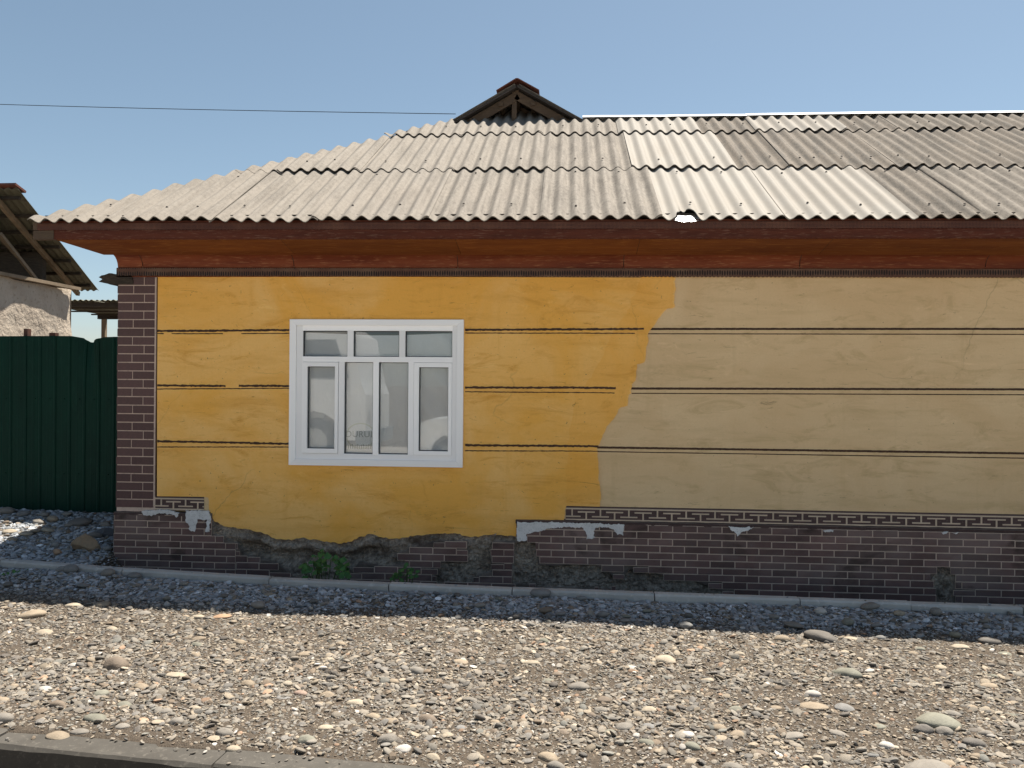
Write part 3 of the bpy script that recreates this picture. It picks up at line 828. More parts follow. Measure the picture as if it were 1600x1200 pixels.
# nails with their washers
nailm = None
def nail(u, v, lift):
    global nailm
    if nailm is None:
        bm = bmesh.new(); bmesh.ops.create_cone(bm, cap_ends=True, segments=8, radius1=.011, radius2=.006, depth=.008); nailm = bpy.data.meshes.new('nail'); bm.to_mesh(nailm); bm.free(); nailm.materials.append(MAT['ridgedark'])
    u = round(u / WAVE) * WAVE
    p = np.array(FO) + np.array(FU) * u + np.array(FV) * v + np.array(FN) * (AMP + lift + .012)
    if v > hipv(u) - .1: return
    o = bpy.data.objects.new('nail', nailm); COL.objects.link(o); o.parent = roof; o.location = p; o.rotation_euler = (PHI, 0, 0)
for jj, v0, lf in ((j1, .28, .003), (j1, 1.25, .003), (j2, R2 + .24, .026), (j3, R3 + .22, .048)):
    for a, b in zip(jj, jj[1:]):
        for t in (.3, .75): nail(a + (b - a) * (t + rnd.uniform(-.05, .05)), v0 + rnd.uniform(-.05, .05), lf)
# bright flashing showing through the broken corner
v = []; f = []
N = 16
for i in range(N + 1):
    x = hx0 - .012 + (hx1 - hx0 + .028) * i / N; t = i / N
    s = math.sin(math.pi * t)
    d = ez(x) - EZ
    for (o, z) in ((.515 + .012 * s, 2.892 - .012 * s), (.485, 2.905 + .006 * s), (.44, 2.944), (.36, 2.975)):
        v.append((x, -o + .006 * float(vnoise(x * 25, o * 30, 2)), z + d + .004 * float(vnoise(x * 30, o * 20, 6))))
    if i: c = (i - 1) * 4; f += [(c + j, c + j + 4, c + j + 5, c + j + 1) for j in range(3)]
fo = obj('flashing', v, f, 'foil', roof, smooth=True)

# wing behind: its left slope is the hip's left face, its ridge ends in the small open gable
GY = 2.55
APX = on_y(808, 124, GY); XA, ZA = APX[0], EZ + (APX[0] - EXL) * TP + .05
GY = 2.55; WEND = 7.4
LO = (EXL, 0, EZ + .012); LU = (0, 1, 0); LV = (CP, 0, SP); LN = (-SP, 0, CP)
vt = (XA - EXL) / CP
for k, (a, b) in enumerate(zip(np.arange(-.5, 7.0, 1.0), np.arange(.5, 8.0, 1.0))):
    for r0, r1, lf in ((0, 1.66, 0), (1.52, 3.17, .022), (3.03, vt, .044)):
        hv = lambda u: (u + EO + .02) / CP if u < GY else 99
        sheet('roof_sheet', LO, LU, LV, LN, a, b + .05, r0, r1, lf, .42, .6, vmax=hv, seed=60 + k * 3 + int(r0))
RO = (XA, 0, ZA - .04); RV = (CP, 0, -SP); RN = (SP, 0, CP)
for k, (a, b) in enumerate(zip(np.arange(GY, 6.9, 1.0), np.arange(GY + 1, 7.9, 1.0))):
    sheet('roof_sheet', RO, LU, RV, RN, a, b + .05, 0, 1.08 if k == 0 else 2.6, .04, .42, .6, seed=90 + k)
# back slope of the main range
rz0 = EZ + .012 + RIDGE * SP + .060; ry0 = -EO - .045 + RIDGE * CP
obj('back_slope', [(EXL + 3.2, ry0 + .03, rz0 - .085), (12.3, ry0 + .03, rz0 - .125), (12.3, 6.9, 2.7), (EXL + 3.2, 6.9, 2.7)], [(0, 1, 2, 3)], 'oldsheet', roof)
# main ridge cap of light steel, a little wavy, in lengths
rz0 = EZ + .012 + RIDGE * SP + .060
ry0 = -EO - .045 + RIDGE * CP
for k, (a, b) in enumerate(zip(np.arange(XA + .78, 12, 1.9), np.arange(XA + 2.68, 14, 1.9))):
    N = 20; v = []; f = []
    for i in range(N + 1):
        x = a + (min(b, 12.3) - a) * i / N
        w = .012 * float(fbm(x * 1.4, k, 2, 3)) - .0035 * x + .012
        for dy, dz in ((-.13, -.045), (-.02, .012), (.02, .012), (.16, -.075)): v.append((x, ry0 + .02 + dy, rz0 + dz + w + .004 * (k % 2)))
        if i: c = (i - 1) * 4; f += [(c + j, c + j + 4, c + j + 5, c + j + 1) for j in range(3)]
    o = obj('ridge_cap', v, f, 'steel', roof)
# gable timbers
def gpt(side, s, y, drop):
    """point s metres down the gable's slope from the apex"""
    return (XA + side * s * CP, y, ZA - .05 - s * SP - drop)
for side in (-1, 1):
    L = 1.12 if side < 0 else 1.2
    beam('barge_board', gpt(side, -.01, GY + .03, .075), gpt(side, L, GY + .03, .075), .025, .10, 'rawwood', roof, up=(0, 0, 1))
    beam('roof_felt', gpt(side, -.02, GY + .0, -.015), gpt(side, L + .03, GY + .0, -.015), .10, .016, 'ridgedark', roof)
    for s in (.22, .62, 1.0):
        p = gpt(side, s, GY - .01, .07); beam('purlin', p, (p[0], WEND - .6, p[2]), .05, .05, 'rawwood', roof)
    beam('rafter', gpt(side, .0, GY + .42, .12), gpt(side, 1.3, GY + .42, .12), .05, .10, 'rawwood', roof)
    a = (XA + side * .02, GY + .22, ZA - .36); b = (XA + side * .52, GY + .30, ZA - .62)
    beam('strut', a, b, .035, .085, 'rawwood', roof)
beam('king_post', (XA - .03, GY + .06, ZA - .07), (XA - .035, GY + .06, ZA - .44), .055, .06, 'rawwood', roof, up=(0, 1, 0))
beam('ridge_board', (XA, GY + .02, ZA - .12), (XA, WEND - .4, ZA - .12), .04, .12, 'rawwood', roof)
box('attic_partition', XA - 1.2, XA + 1.2, GY + 1.7, GY + 1.73, 4.5, ZA - .08 - .12, 'rotwood', roof)
# ridge cap over the gable
v = []; f = []
for i, y in enumerate((GY - .04, GY + .5, GY + 2.2, WEND)):
    for dx, dz in ((-.24, -.125), (-.01, .012), (.01, .012), (.26, -.13)): v.append((XA + dx, y, ZA + .028 + dz + (.012 if i == 0 else 0)))
    if i: c = (i - 1) * 4; f += [(c + j, c + j + 4, c + j + 5, c + j + 1) for j in range(3)]
me = mesh('gable_ridge_cap', v, f)
me.materials.append(MAT['ridgered'])
o = link('gable_ridge_cap', me, None, roof); sm = o.modifiers.new('thick', 'SOLIDIFY'); sm.thickness = .012
box('cable_bracket', XA + .66, XA + .72, GY - .0, GY + .05, ZA - .52, ZA - .42, 'steel', roof)

# ------------------------------------------------------------------ window
win = empty('window'); part(win)
def wmap(zx, zy): return (wx0 + (zx - 105) / 1255 * (wx1 - wx0), wz1 - (zy - 85) / 1065 * (wz1 - wz0))
def wbox(name, x0, y0, x1, y1, d0, d1, mat='pvc', parent=None, bev=.003):
    (a, zt), (b, zb) = wmap(x0, y0), wmap(x1, y1)
    return box(name, a, b, d0, d1, zb, zt, mat, parent or win, bev)
def mitred(name, quad, d0, d1, mat='pvc', bev=.003):
    p = [wmap(*q) for q in quad]
    v = [(x, d0, z) for x, z in p] + [(x, d1, z) for x, z in p]
    me = mesh(name, v, [(3, 2, 1, 0), (4, 5, 6, 7), (0, 1, 5, 4), (1, 2, 6, 5), (2, 3, 7, 6), (3, 0, 4, 7)])
    bm = bmesh.new(); bm.from_mesh(me); bmesh.ops.recalc_face_normals(bm, faces=bm.faces); bm.to_mesh(me); bm.free()
    bevel(me, bev)
    return link(name, me, mat, win)
o_, i_ = (105, 85, 1360, 1150), (154, 130, 1312, 1104)
A, B, C_, D_ = (o_[0], o_[1]), (o_[2], o_[1]), (o_[2], o_[3]), (o_[0], o_[3])
a, b, c, d = (i_[0], i_[1]), (i_[2], i_[1]), (i_[2], i_[3]), (i_[0], i_[3])
for q in ((A, B, b, a), (B, C_, c, b), (C_, D_, d, c), (D_, A, a, d)): mitred('casing', q, -.040, .01)
wbox('frame_stile', 150, 126, 200, 1108, -.024, .06); wbox('frame_stile', 1277, 126, 1316, 1108, -.024, .06)
wbox('frame_rail', 196, 126, 1281, 168, -.0245, .06); wbox('frame_rail', 196, 1062, 1281, 1108, -.0245, .06)
wbox('transom', 196, 355, 1281, 396, -.026, .06)
wbox('mullion', 523, 164, 568, 359, -.0255, .06); wbox('mullion', 897, 164, 942, 359, -.0255, .06)
wbox('mullion', 462, 392, 505, 1066, -.0255, .06); wbox('mullion', 711, 392, 753, 1066, -.0255, .06); wbox('mullion', 965, 392, 1006, 1066, -.0255, .06)
def sash(x0, y0, x1, y1, gx0, gy0, gx1, gy1):
    ps = []
    for (p, q, r, s) in ((x0, y0, gx0, y1), (gx1, y0, x1, y1), (gx0, y0, gx1, gy0), (gx0, gy1, gx1, y1)):
        (a, zt), (b, zb) = wmap(p, q), wmap(r, s); ps.append((a, b, -.034, .05, zb, zt))
    o = obj('sash', *boxes(ps), 'pvc', win); return o
sash(198, 398, 460, 1060, 236, 429, 437, 1027); sash(1008, 398, 1277, 1062, 1043, 430, 1253, 1035)
for (x0, y0, x1, y1) in ((200, 168, 523, 355), (568, 168, 897, 355), (942, 168, 1277, 355), (236, 429, 437, 1027), (505, 396, 711, 1062), (753, 396, 965, 1062), (1043, 430, 1253, 1035)):
    wbox('pane', x0 - 3, y0 - 3, x1 + 3, y1 + 3, .012, .018, 'glass', bev=0)
    (a, zt), (b, zb) = wmap(x0, y0), wmap(x1, y1); t = .005
    obj('gasket', *boxes([(a, a + t, -.012, .011, zb, zt), (b - t, b, -.012, .011, zb, zt), (a + t, b - t, -.012, .011, zt - t, zt), (a + t, b - t, -.012, .011, zb, zb + t)]), 'gasket', win)
# creased film hung inside the panes
fx = np.linspace(wx0 + .04, wx1 - .04, 150); zt_ = lambda x: wz1 - .098 - .028 * np.interp(x, [1.5, 1.95, 2.2, 2.45, 2.7, 3.05], [.0, .55, .95, .9, .55, .0]) - .01
fzn = np.linspace(0, 1, 120); X, T = np.meshgrid(fx, fzn); Zf = (wz0 + .04) + (zt_(X) - wz0 - .04) * T
fold = .012 * np.sin((X * 1.0 + Zf * .75) * 23 + 2 * fbm(X * 3, Zf * 3, 2, 3)) * sstep(2.45, 2.95, X) + .010 * np.sin((X - Zf * .9) * 19 + 3 * fbm(X * 2, Zf * 2, 5, 3)) * sstep(1.4, 1.0, Zf) * sstep(2.25, 2.6, X)
Yf = .050 + 1.5 * fold + .010 * fbm(X * 4, Zf * 3, 6, 4)
flat = sstep(2.32, 2.22, X) * sstep(1.85, 1.95, X) * sstep(1.35, 1.2, Zf); Yf = Yf * (1 - flat) + .048 * flat
nx, ny = X.shape[1], X.shape[0]; idx = np.arange(nx * ny).reshape(ny, nx)
f = np.stack([idx[:-1, :-1], idx[:-1, 1:], idx[1:, 1:], idx[1:, :-1]], -1).reshape(-1, 4)
film = obj('plastic_film', np.stack([X, Yf, Zf], -1).reshape(-1, 3), f, 'film', smooth=True)
tag(film, 'creased grey plastic film hung behind the panes of the white window', 'film')
def text_mesh(name, s, size, loc, mat, parent):
    cu = bpy.data.curves.new(name, 'FONT'); cu.body = s; cu.size = size; cu.extrude = .0006; cu.space_character = 1.05
    t = bpy.data.objects.new(name, cu); COL.objects.link(t); dg = bpy.context.evaluated_depsgraph_get()
    me = bpy.data.meshes.new_from_object(t.evaluated_get(dg)); bpy.data.objects.remove(t)
    o = link(name, me, mat, parent); o.location = loc; o.rotation_euler = (math.pi / 2, 0, 0); return o
a = wmap(500, 944); text_mesh('lettering', 'DURUL', .078, (a[0] - .002, .0455, a[1]), 'print', film)
e = wmap(610, 935); v = []; f = []
for k in range(33):
    t = 2 * math.pi * k / 32
    for r in (1.0, 1.10): v.append((e[0] + .122 * r * math.cos(t), .0462, e[1] + .105 * r * math.sin(t)))
    if k: c = (k - 1) * 2; f.append((c, c + 2, c + 3, c + 1))
obj('printed_ring', v, f, 'printpale', film)
a = wmap(520, 1030); bars = []
for k in range(14): bars.append((a[0] + k * .0165, a[0] + k * .0165 + .007, .0450, .0456, a[1], a[1] + .03 + .006 * (k % 3)))
obj('printed_bars', *boxes(bars), 'print', film)

# ------------------------------------------------------------------ green fence
FY = 1.36
fence = empty('sheet_fence', (-1.5, FY, .1)); tag(fence, 'dark green profiled steel sheet fence with a dented top edge beside the brick corner', 'fence')
FI = Matrix.Translation((1.5, -FY, -.1))
def fpart(o): o.parent = fence; o.matrix_parent_inverse = FI; return o
rib = on_y(131, 600, FY)[0] - on_y(108, 600, FY)[0]
ribx0 = on_y(108.5, 600, FY)[0]
def ftop(x):
    px = 800 + 0
    z = on_y(90, 525.5, FY)[2]
    xs_ = [on_y(p, 525, FY)[0] for p in (112, 128, 138, 146, 152, 166, 182)]
    return z - np.interp(x, xs_, [0, .018, .062, .066, .03, .006, 0.0]) + .004 * math.sin(x * 3)
def fprof(x):
    """profiled sheet: flat pans with a narrow raised rib, a fine stiffener between"""
    t = ((x - ribx0) / rib) % 1
    d = min(t, 1 - t) * rib
    return -.009 * float(sstep(.018, .010, d)) - .0015 * float(sstep(.012, .004, abs(t - .5) * rib))
for k in range(-6, 1):
    a, b = ribx0 + (k * 6 + 4) * rib - .5 * rib, ribx0 + (k * 6 + 10) * rib - .5 * rib
    b = min(b, WX0 + .02)
    if b <= a: continue
    n = int((b - a) / .004); v = []; f = []; Z0 = -.3; M = 9
    for i in range(n + 1):
        x = a + (b + .02 - a) * i / n; zt = ftop(x)
        for j in range(M):
            t = j / (M - 1); z = Z0 + (zt - Z0) * t
            dent = .05 * float(sstep(.80, 1.0, t)) * float(np.interp(x, [on_y(p, 525, FY)[0] for p in (110, 140, 150, 182)], [0, 1, -.6, 0]))
            v.append((x, FY + fprof(x) + dent + .006 * float(vnoise(x * 1.3, z * .9, 4)) + .0025 * (k % 2), z))
        if i:
            c = (i - 1) * M; f += [(c + j, c + M + j, c + M + j + 1, c + j + 1) for j in range(M - 1)]
    fpart(obj('sheet', v, f, 'green', smooth=False))
for px, top in ((42.5, 514), (84, 520)):
    p = on_y(px, 560, FY + .06); q = on_y(px, top, FY + .06)
    w = .022 if px < 60 else .034
    fpart(box('post', p[0] - w, p[0] + w, FY + .03, FY + .09, -.2, q[2], 'rustpost'))
for z in (.55, 1.75): fpart(box('rail', -7, WX0 - .03, FY + .028, FY + .068, z, z + .04, 'rustpost'))
scr = []
sm_ = None
for z in (.57, 1.38):
    for k in range(-14, 6):
        x = ribx0 + (k + .5) * rib + .03
        if x > WX0 - .02: continue
        if sm_ is None:
            bm = bmesh.new(); bmesh.ops.create_cone(bm, cap_ends=True, segments=6, radius1=.008, radius2=.005, depth=.008); bmesh.ops.rotate(bm, verts=bm.verts, matrix=Matrix.Rotation(math.pi / 2, 3, 'X')); sm_ = bpy.data.meshes.new('screw'); bm.to_mesh(sm_); bm.free(); sm_.materials.append(MAT['green'])
        o = bpy.data.objects.new('screw', sm_); COL.objects.link(o); fpart(o); o.location = (x, FY - .008, z)

# ------------------------------------------------------------------ neighbour's shed beyond the fence
def onz(px, py, depth_y): return on_y(px, py, depth_y)
NW = [onz(0, 428, 3.95), onz(108, 456, 5.75)]
nxw = (NW[0][0] + NW[1][0]) / 2; nzw = (NW[0][2] + NW[1][2]) / 2
nb = empty('clay_shed', (nxw, 4.5, 0)); tag(nb, 'pale clay rendered shed with a steep open sheet roof beyond the green fence', 'shed')
NI = Matrix.Translation((-nxw, -4.5, 0))
def npart(o): o.parent = nb; o.matrix_parent_inverse = NI; return o
n1, n2 = 26, 22
y0n, y1n = 1.9, NW[1][1]
v = []; f = []
for i in range(n1 + 1):
    for j in range(n2 + 1):
        y = y0n + (y1n - y0n) * i / n1; z = -.2 + (nzw + .03 * float(fbm(y * 3, 1, 2, 3)) + .2) * j / n2
        v.append((nxw + (NW[1][0] - nxw) * (y - 4.8) / 1.0 * .6 + .05 * float(fbm(y * 2.2, z * 2.2, 5, 4)), y, z))
for i in range(n1):
    for j in range(n2): c = i * (n2 + 1) + j; f.append((c, c + n2 + 1, c + n2 + 2, c + 1))
k = len(v); m_ = n2 + 1
v += [(nxw - 4, y1n, -.2), (nxw - 4, y1n, nzw), (nxw - 4, y0n, -.2), (nxw - 4, y0n, nzw)]
f += [(n1 * m_, k, k + 1, n1 * m_ + n2), (0, n2, k + 3, k + 2)]
npart(obj('wall', v, f, 'clay', smooth=True))
SA, SB = onz(24, 296, 3.55), onz(151, 455, 7.0)
d = Vector(SB) - Vector(SA); Ls = d.length; dv = d.normalized()
across = Vector((1, 0, 0)); across = (across - dv * across.dot(dv)); across = Vector((1, -.02, 0)).normalized()
nn = np.array(across.cross(dv).normalized())
if nn[2] < 0: nn = -nn
rf = empty('roof'); npart(rf)
def rpart(o): o.parent = rf; o.matrix_parent_inverse = Matrix.Identity(4); return o
for k in range(5):
    o = sheet('roof_sheet', SA, tuple(across), tuple(dv), tuple(nn), -.92 * (k + 1), -.92 * k + .04, 0, Ls, .02 + .006 * (k % 2), .4, .5, amp=.014, wave=.115, seg=8, mat='oldsheet', parent=rf, seed=120 + k)
for k in range(7):
    s = Ls * (k + .35) / 7; p = Vector(SA) + dv * s - Vector(nn) * .03
    rpart(beam('purlin', p + across * -.0, p - across * 4.6, .035, .045, 'rotwood', None, up=tuple(nn)))
for k, s in enumerate((.32, .78, 1.5, 2.2)):
    p = Vector(SA) - across * s - Vector(nn) * .075
    rpart(beam('rafter', p, p + dv * Ls * .985, .06, .07, 'shedwood', None, up=tuple(nn)))
p = Vector(SA) + Vector(nn) * .05; rpart(beam('ridge_cap', p + across * .05 + dv * .05, p - across * 4.6 + dv * .05, .22, .03, 'ridgered', None, up=tuple(nn)))
# wall plate and a brace
p, q = onz(0, 431, 3.9), onz(72, 446, 4.9)
rpart(beam('wall_plate', (nxw + .06, 2.0, nzw + .03), (nxw + .06, y1n + .05, nzw + .03), .09, .05, 'shedwood'))
q0, q1 = onz(0, 365, 4.0), onz(60, 441, 5.0)
rpart(beam('brace', q0, q1, .04, .05, 'shedwood'))
box_b = npart(box('back_wall', nxw - 4, on_y(92, 500, 6.9)[0], 6.9, 7.0, -.2, nzw - .1, 'clay'))
npart(box('inner_wall', nxw - 4, nxw - .3, 5.4, 5.5, nzw - .02, SB[2] + .45, 'rotwood'))

# low lean-to roof further back
lt = empty('lean_to_shelter', (onz(150, 490, 9.0)[0], 9.0, 0)); tag(lt, 'low lean to shelter with a gappy sheet roof behind the clay shed', 'shelter')
LI = Matrix.Translation(-lt.location)
def lpart(o): o.parent = lt; o.matrix_parent_inverse = LI; return o
a0, a1 = onz(95, 494, 11.4), onz(330, 494, 11.4)
zf, zn = a0[2] + .06, onz(118, 469, 8.5)[2]; xl, xr_ = onz(96, 480, 10)[0], onz(330, 480, 10)[0]
lpart(box('beam', xl, xr_, 11.35, 11.45, zf - .13, zf - .035, 'rotwood'))
lpart(box('beam', xl, xr_, 8.62, 8.70, zn - .12, zn - .035, 'rotwood'))
for px_, py_, zt_p in ((xl + .1, 11.35, zf - .12), (xr_ - .2, 11.35, zf - .12), (xl + .1, 8.61, zn - .11), (xr_ - .2, 8.61, zn - .11)):
    lpart(box('post', px_, px_ + .09, py_, py_ + .09, -.2, zt_p, 'shedwood'))
dd = Vector((0, 3.0, zf - zn)); L_ = dd.length; dd.normalize(); nv_ = Vector((0, -dd.z, dd.y)); w = (xr_ - xl) / 4
for k in range(4):
    o = sheet('roof_sheet', (0, 8.5, zn), (1, 0, 0), tuple(dd), tuple(nv_), xl + k * w, xl + (k + 1) * w - (.05 if k % 2 else -.02), 0, L_ - .5 * (k == 1), 0, .4, .5, amp=.014, wave=.115, seg=8, mat='oldsheet', parent=lt, seed=140 + k)
    o.matrix_parent_inverse = LI
for k in range(4):
    t = (k + .5) / 4; p = Vector((0, 8.5, zn)) + dd * (L_ * t) - nv_ * .03
    lpart(box('batten', xl, xr_, p.y - .03, p.y + .03, p.z - .03, p.z + .0, 'rotwood'))

# overhead cable from a pole beyond the picture to the gable
c1 = on_y(712, 178, GY + .12); e0 = on_y(0, 160, GY + 1.0); dirv = e0 - c1; c0 = c1 + dirv * 1.5
N = 60; v = []; f = []; R_ = .0045
for i in range(N + 1):
    t = i / N; p = c1 + (c0 - c1) * t; p[2] -= .03 * math.sin(math.pi * min(1, t * 1.5 * .66))
    for k in range(5): v.append((p[0], p[1] + R_ * math.cos(k * 1.2566), p[2] + R_ * math.sin(k * 1.2566)))
    if i: c = (i - 1) * 5; f += [(c + k, c + (k + 1) % 5, c + 5 + (k + 1) % 5, c + 5 + k) for k in range(5)]
tag(obj('overhead_cable', v, f, 'cable'), 'thin black cable strung across the sky to the roof gable', 'cable')

# ------------------------------------------------------------------ stones
def stone_mesh(name, seed, sub, angular, mat):
    bm = bmesh.new(); bmesh.ops.create_icosphere(bm, subdivisions=sub, radius=.5)
    P = np.array([v.co for v in bm.verts]); dirs = P / np.linalg.norm(P, axis=1)[:, None]
    r = np.random.default_rng(seed)
    k = .10 + .16 * angular
    rad = 1 + k * fbm(dirs[:, 0] * 1.2 + seed * 3.3, dirs[:, 1] * 1.2, dirs[:, 2] * 1.2 + seed, 2) * 1.6 + .03 * fbm(dirs[:, 0] * 5 + seed, dirs[:, 1] * 5, dirs[:, 2] * 5, 2)
    for _ in range(int(2 + 7 * angular) if angular < 1 else 16):                 # planed facets
        n = r.normal(size=3); n /= np.linalg.norm(n); h = r.uniform(.38, .72) if angular >= 1 else r.uniform(.62, .92) if angular > .3 else r.uniform(.78, .96)
        dd = dirs @ n; lim = np.where(dd > .05, h / np.maximum(dd, .05), 9); rad = np.minimum(rad, lim + .02)
    P = dirs * rad[:, None] * .5
    # egg shape and a flattened section
    P[:, 1] *= 1 - .25 * r.uniform(-1, 1) * P[:, 0]
    for v, p in zip(bm.verts, P): v.co = p
    me = bpy.data.meshes.new(name); bm.to_mesh(me); bm.free(); me.materials.append(MAT[mat])
    me.polygons.foreach_set('use_smooth', [True] * len(me.polygons))
    if angular > .5:
        try: me.set_sharp_from_angle(angle=math.radians(32))
        except Exception: pass
    return me
PAL = {'grey': (.235, .225, .21), 'blue grey': (.20, .215, .23), 'dark grey': (.105, .105, .108), 'tan': (.34, .275, .20), 'cream': (.46, .40, .31), 'white': (.60, .585, .56),
       'brown': (.175, .135, .105), 'orange': (.42, .255, .15), 'green grey': (.20, .215, .18), 'pinkish': (.36, .25, .205)}
SM = [stone_mesh('cobble', 100 + i, 3, (0, .15, .05, .5, 0, .8, .1, .3)[i % 8], 'stone') for i in range(16)]
def zone(x, y):
    if y > -.5 and x < .0: return ('on the bank under the green fence', 'on the bank by the green fence')
    if y > kerb_front(x) - .60: return ('in shade along the house kerb', 'in the shaded strip along the house kerb')
    if y < kerb_line(x) + .45: return ('on gravel by the street kerb', 'close behind the street kerb')
    return ('on the open sunlit gravel', 'on the open sunlit gravel')
def facing(x):
    for lim, w in ((.1, 'before the fence'), (1.45, 'before the brick corner'), (3.1, 'before the window'), (5.0, 'before the paint seam'), (99, 'before the beige wall')):
        if x < lim: return w
cob = []
def cobble(x, y, w, colour, flat=.5, aspect=.68, rot=None, shape=None, lift=None, zadd=0.0):
    i = rnd.randrange(16) if shape is None else shape
    o = bpy.data.objects.new('cobble', SM[i]); COL.objects.link(o)
    r = rnd.uniform(-.5, .5) if rot is None else rot
    h = w * aspect * flat * 1.15
    z = float(gz(x, y)) + zadd + (.016 if y > kerb_front(x) - .6 else -.008)
    o.scale = (w, w * aspect, h); o.rotation_euler = (rnd.uniform(-.14, .14), rnd.uniform(-.14, .14), r)
    o.location = (x, y, z + h * (.20 if lift is None else lift))
    c = (np.array(PAL[colour]) * .72 + np.array((.33, .285, .23)) * .28) * .80 * rnd.uniform(.9, 1.15); o.color = (*c, 1)
    size = 'big' if w > .15 else ('medium' if w > .10 else 'small')
    shp = 'angular' if i % 8 in (3, 5) else ('flat' if flat < .45 else ('long' if aspect < .58 else 'rounded'))
    zl, zg = zone(x, y)
    tag(o, f'{size} {shp} {colour} cobble {zl} {facing(x)}', 'cobble', f'{size} {shp} {colour} cobbles {zg} {facing(x)}')
    cob.append((x, y, w)); return o
HAND = [(181, 1035, 36, 'brown', .75, 3), (275, 1048, 36, 'cream', .35, 2), (345, 954, 33, 'orange', .3, 0), (50, 953, 40, 'tan', .4, 1), (70, 980, 28, 'cream', .4, 2), (310, 992, 20, 'tan', .6, 3),
        (1040, 1028, 31, 'cream', .5, 0), (986, 1040, 19, 'white', .5, 4), (905, 1067, 33, 'grey', .5, 0), (1325, 1046, 41, 'green grey', .6, 0), (1270, 1078, 24, 'white', .6, 4), (1270, 1093, 42, 'tan', .35, 2),
        (1466, 1117, 62, 'green grey', .42, 0), (1443, 1134, 29, 'dark grey', .8, 3), (1475, 1137, 27, 'grey', .7, 3), (1238, 1138, 37, 'grey', .4, 2), (1450, 1188, 72, 'grey', .4, 1), (1524, 1153, 36, 'dark grey', .6, 5),
        (951, 1136, 23, 'green grey', .5, 3), (974, 1127, 29, 'grey', .5, 4), (830, 1032, 28, 'cream', .45, 1), (720, 1030, 24, 'tan', .4, 1), (470, 1077, 22, 'pinkish', .6, 4), (556, 1091, 28, 'cream', .55, 1),
        (443, 1083, 24, 'blue grey', .35, 4), (606, 1149, 31, 'grey', .75, 1), (668, 1117, 30, 'brown', .65, 3), (480, 1151, 29, 'green grey', .65, 3), (351, 1142, 27, 'grey', .75, 3), (583, 1113, 26, 'tan', .6, 0),
        (1014, 1127, 21, 'blue grey', .5, 4), (870, 1188, 30, 'grey', .7, 5), (857, 1174, 31, 'tan', .6, 0), (746, 1177, 21, 'cream', .7, 3), (630, 1162, 26, 'white', .5, 1), (158, 1081, 23, 'green grey', .6, 4),
        (150, 1117, 35, 'green grey', .5, 0), (191, 1131, 22, 'grey', .5, 2), (70, 1073, 22, 'white', .5, 0), (258, 1107, 25, 'grey', .5, 1), (195, 1098, 24, 'green grey', .5, 2), (115, 1034, 20, 'white', .5, 0),
        (1545, 1065, 26, 'tan', .5, 1), (1428, 1062, 28, 'grey', .35, 5), (1320, 1097, 32, 'blue grey', .4, 0), (1386, 1158, 23, 'white', .7, 4), (1385, 1181, 20, 'dark grey', .6, 2), (1365, 1172, 20, 'blue grey', .6, 4),
        (1074, 1141, 22, 'white', .7, 4), (889, 1115, 22, 'tan', .4, 1), (1145, 1185, 32, 'grey', .45, 3), (1480, 1185, 26, 'tan', .5, 0), (1530, 1176, 24, 'tan', .6, 0), (5, 1120, 30, 'grey', .8, 4),
        (90, 1141, 36, 'tan', .35, 0), (125, 1137, 28, 'grey', .5, 2), (365, 1165, 22, 'cream', .6, 4), (1310, 1137, 26, 'grey', .5, 2), (1220, 1195, 30, 'grey', .5, 2), (740, 1045, 18, 'cream', .5, 4), (1500, 1005, 28, 'cream', .4, 2),
        (310, 957, 22, 'cream', .5, 2), (160, 938, 24, 'tan', .45, 1), (115, 940, 24, 'cream', .4, 1), (1222, 996, 24, 'tan', .75, 4), (1330, 994, 22, 'cream', .4, 2), (175, 975, 20, 'cream', .5, 0),
        (125, 890, 22, 'blue grey', .9, 4), (178, 896, 22, 'grey', .75, 4), (103, 893, 19, 'blue grey', .7, 2), (222, 898, 19, 'blue grey', .5, 2), (330, 905, 20, 'blue grey', .7, 4), (374, 906, 18, 'blue grey', .6, 3), (845, 931, 32, 'blue grey', .5, 1),
        (967, 933, 16, 'blue grey', .9, 4), (908, 940, 17, 'blue grey', .6, 4), (1283, 989, 47, 'dark grey', .45, 0), (1546, 994, 38, 'dark grey', .4, 1), (1360, 951, 28, 'grey', .5, 0), (852, 957, 20, 'brown', .5, 2), (1462, 961, 18, 'grey', .8, 4),
        (1282, 960, 17, 'white', .7, 3), (1240, 975, 28, 'grey', .35, 0), (1368, 978, 16, 'blue grey', .6, 4), (1425, 996, 20, 'dark grey', .4, 0), (876, 962, 16, 'blue grey', .5, 2), (1405, 962, 18, 'cream', .6, 5), (130, 915, 18, 'blue grey', .35, 2), (455, 908, 22, 'blue grey', .5, 2)]
def pxscale(p): return FPX / ((np.array(p) - CAM) @ FW)
for (px, py, w, c, fl, sh) in HAND:
    p = on_ground(px, py + w * .18, .01)
    if py < 905 and p[1] > kerb_front(p[0]) - .04: p[1] = float(kerb_front(p[0])) - .05
    cobble(p[0], p[1], w / pxscale(p) * 1.06, c, fl, rnd.uniform(.6, .8), rot=rnd.uniform(-.35, .35), shape=sh + (8 if rnd.random() < .5 else 0))
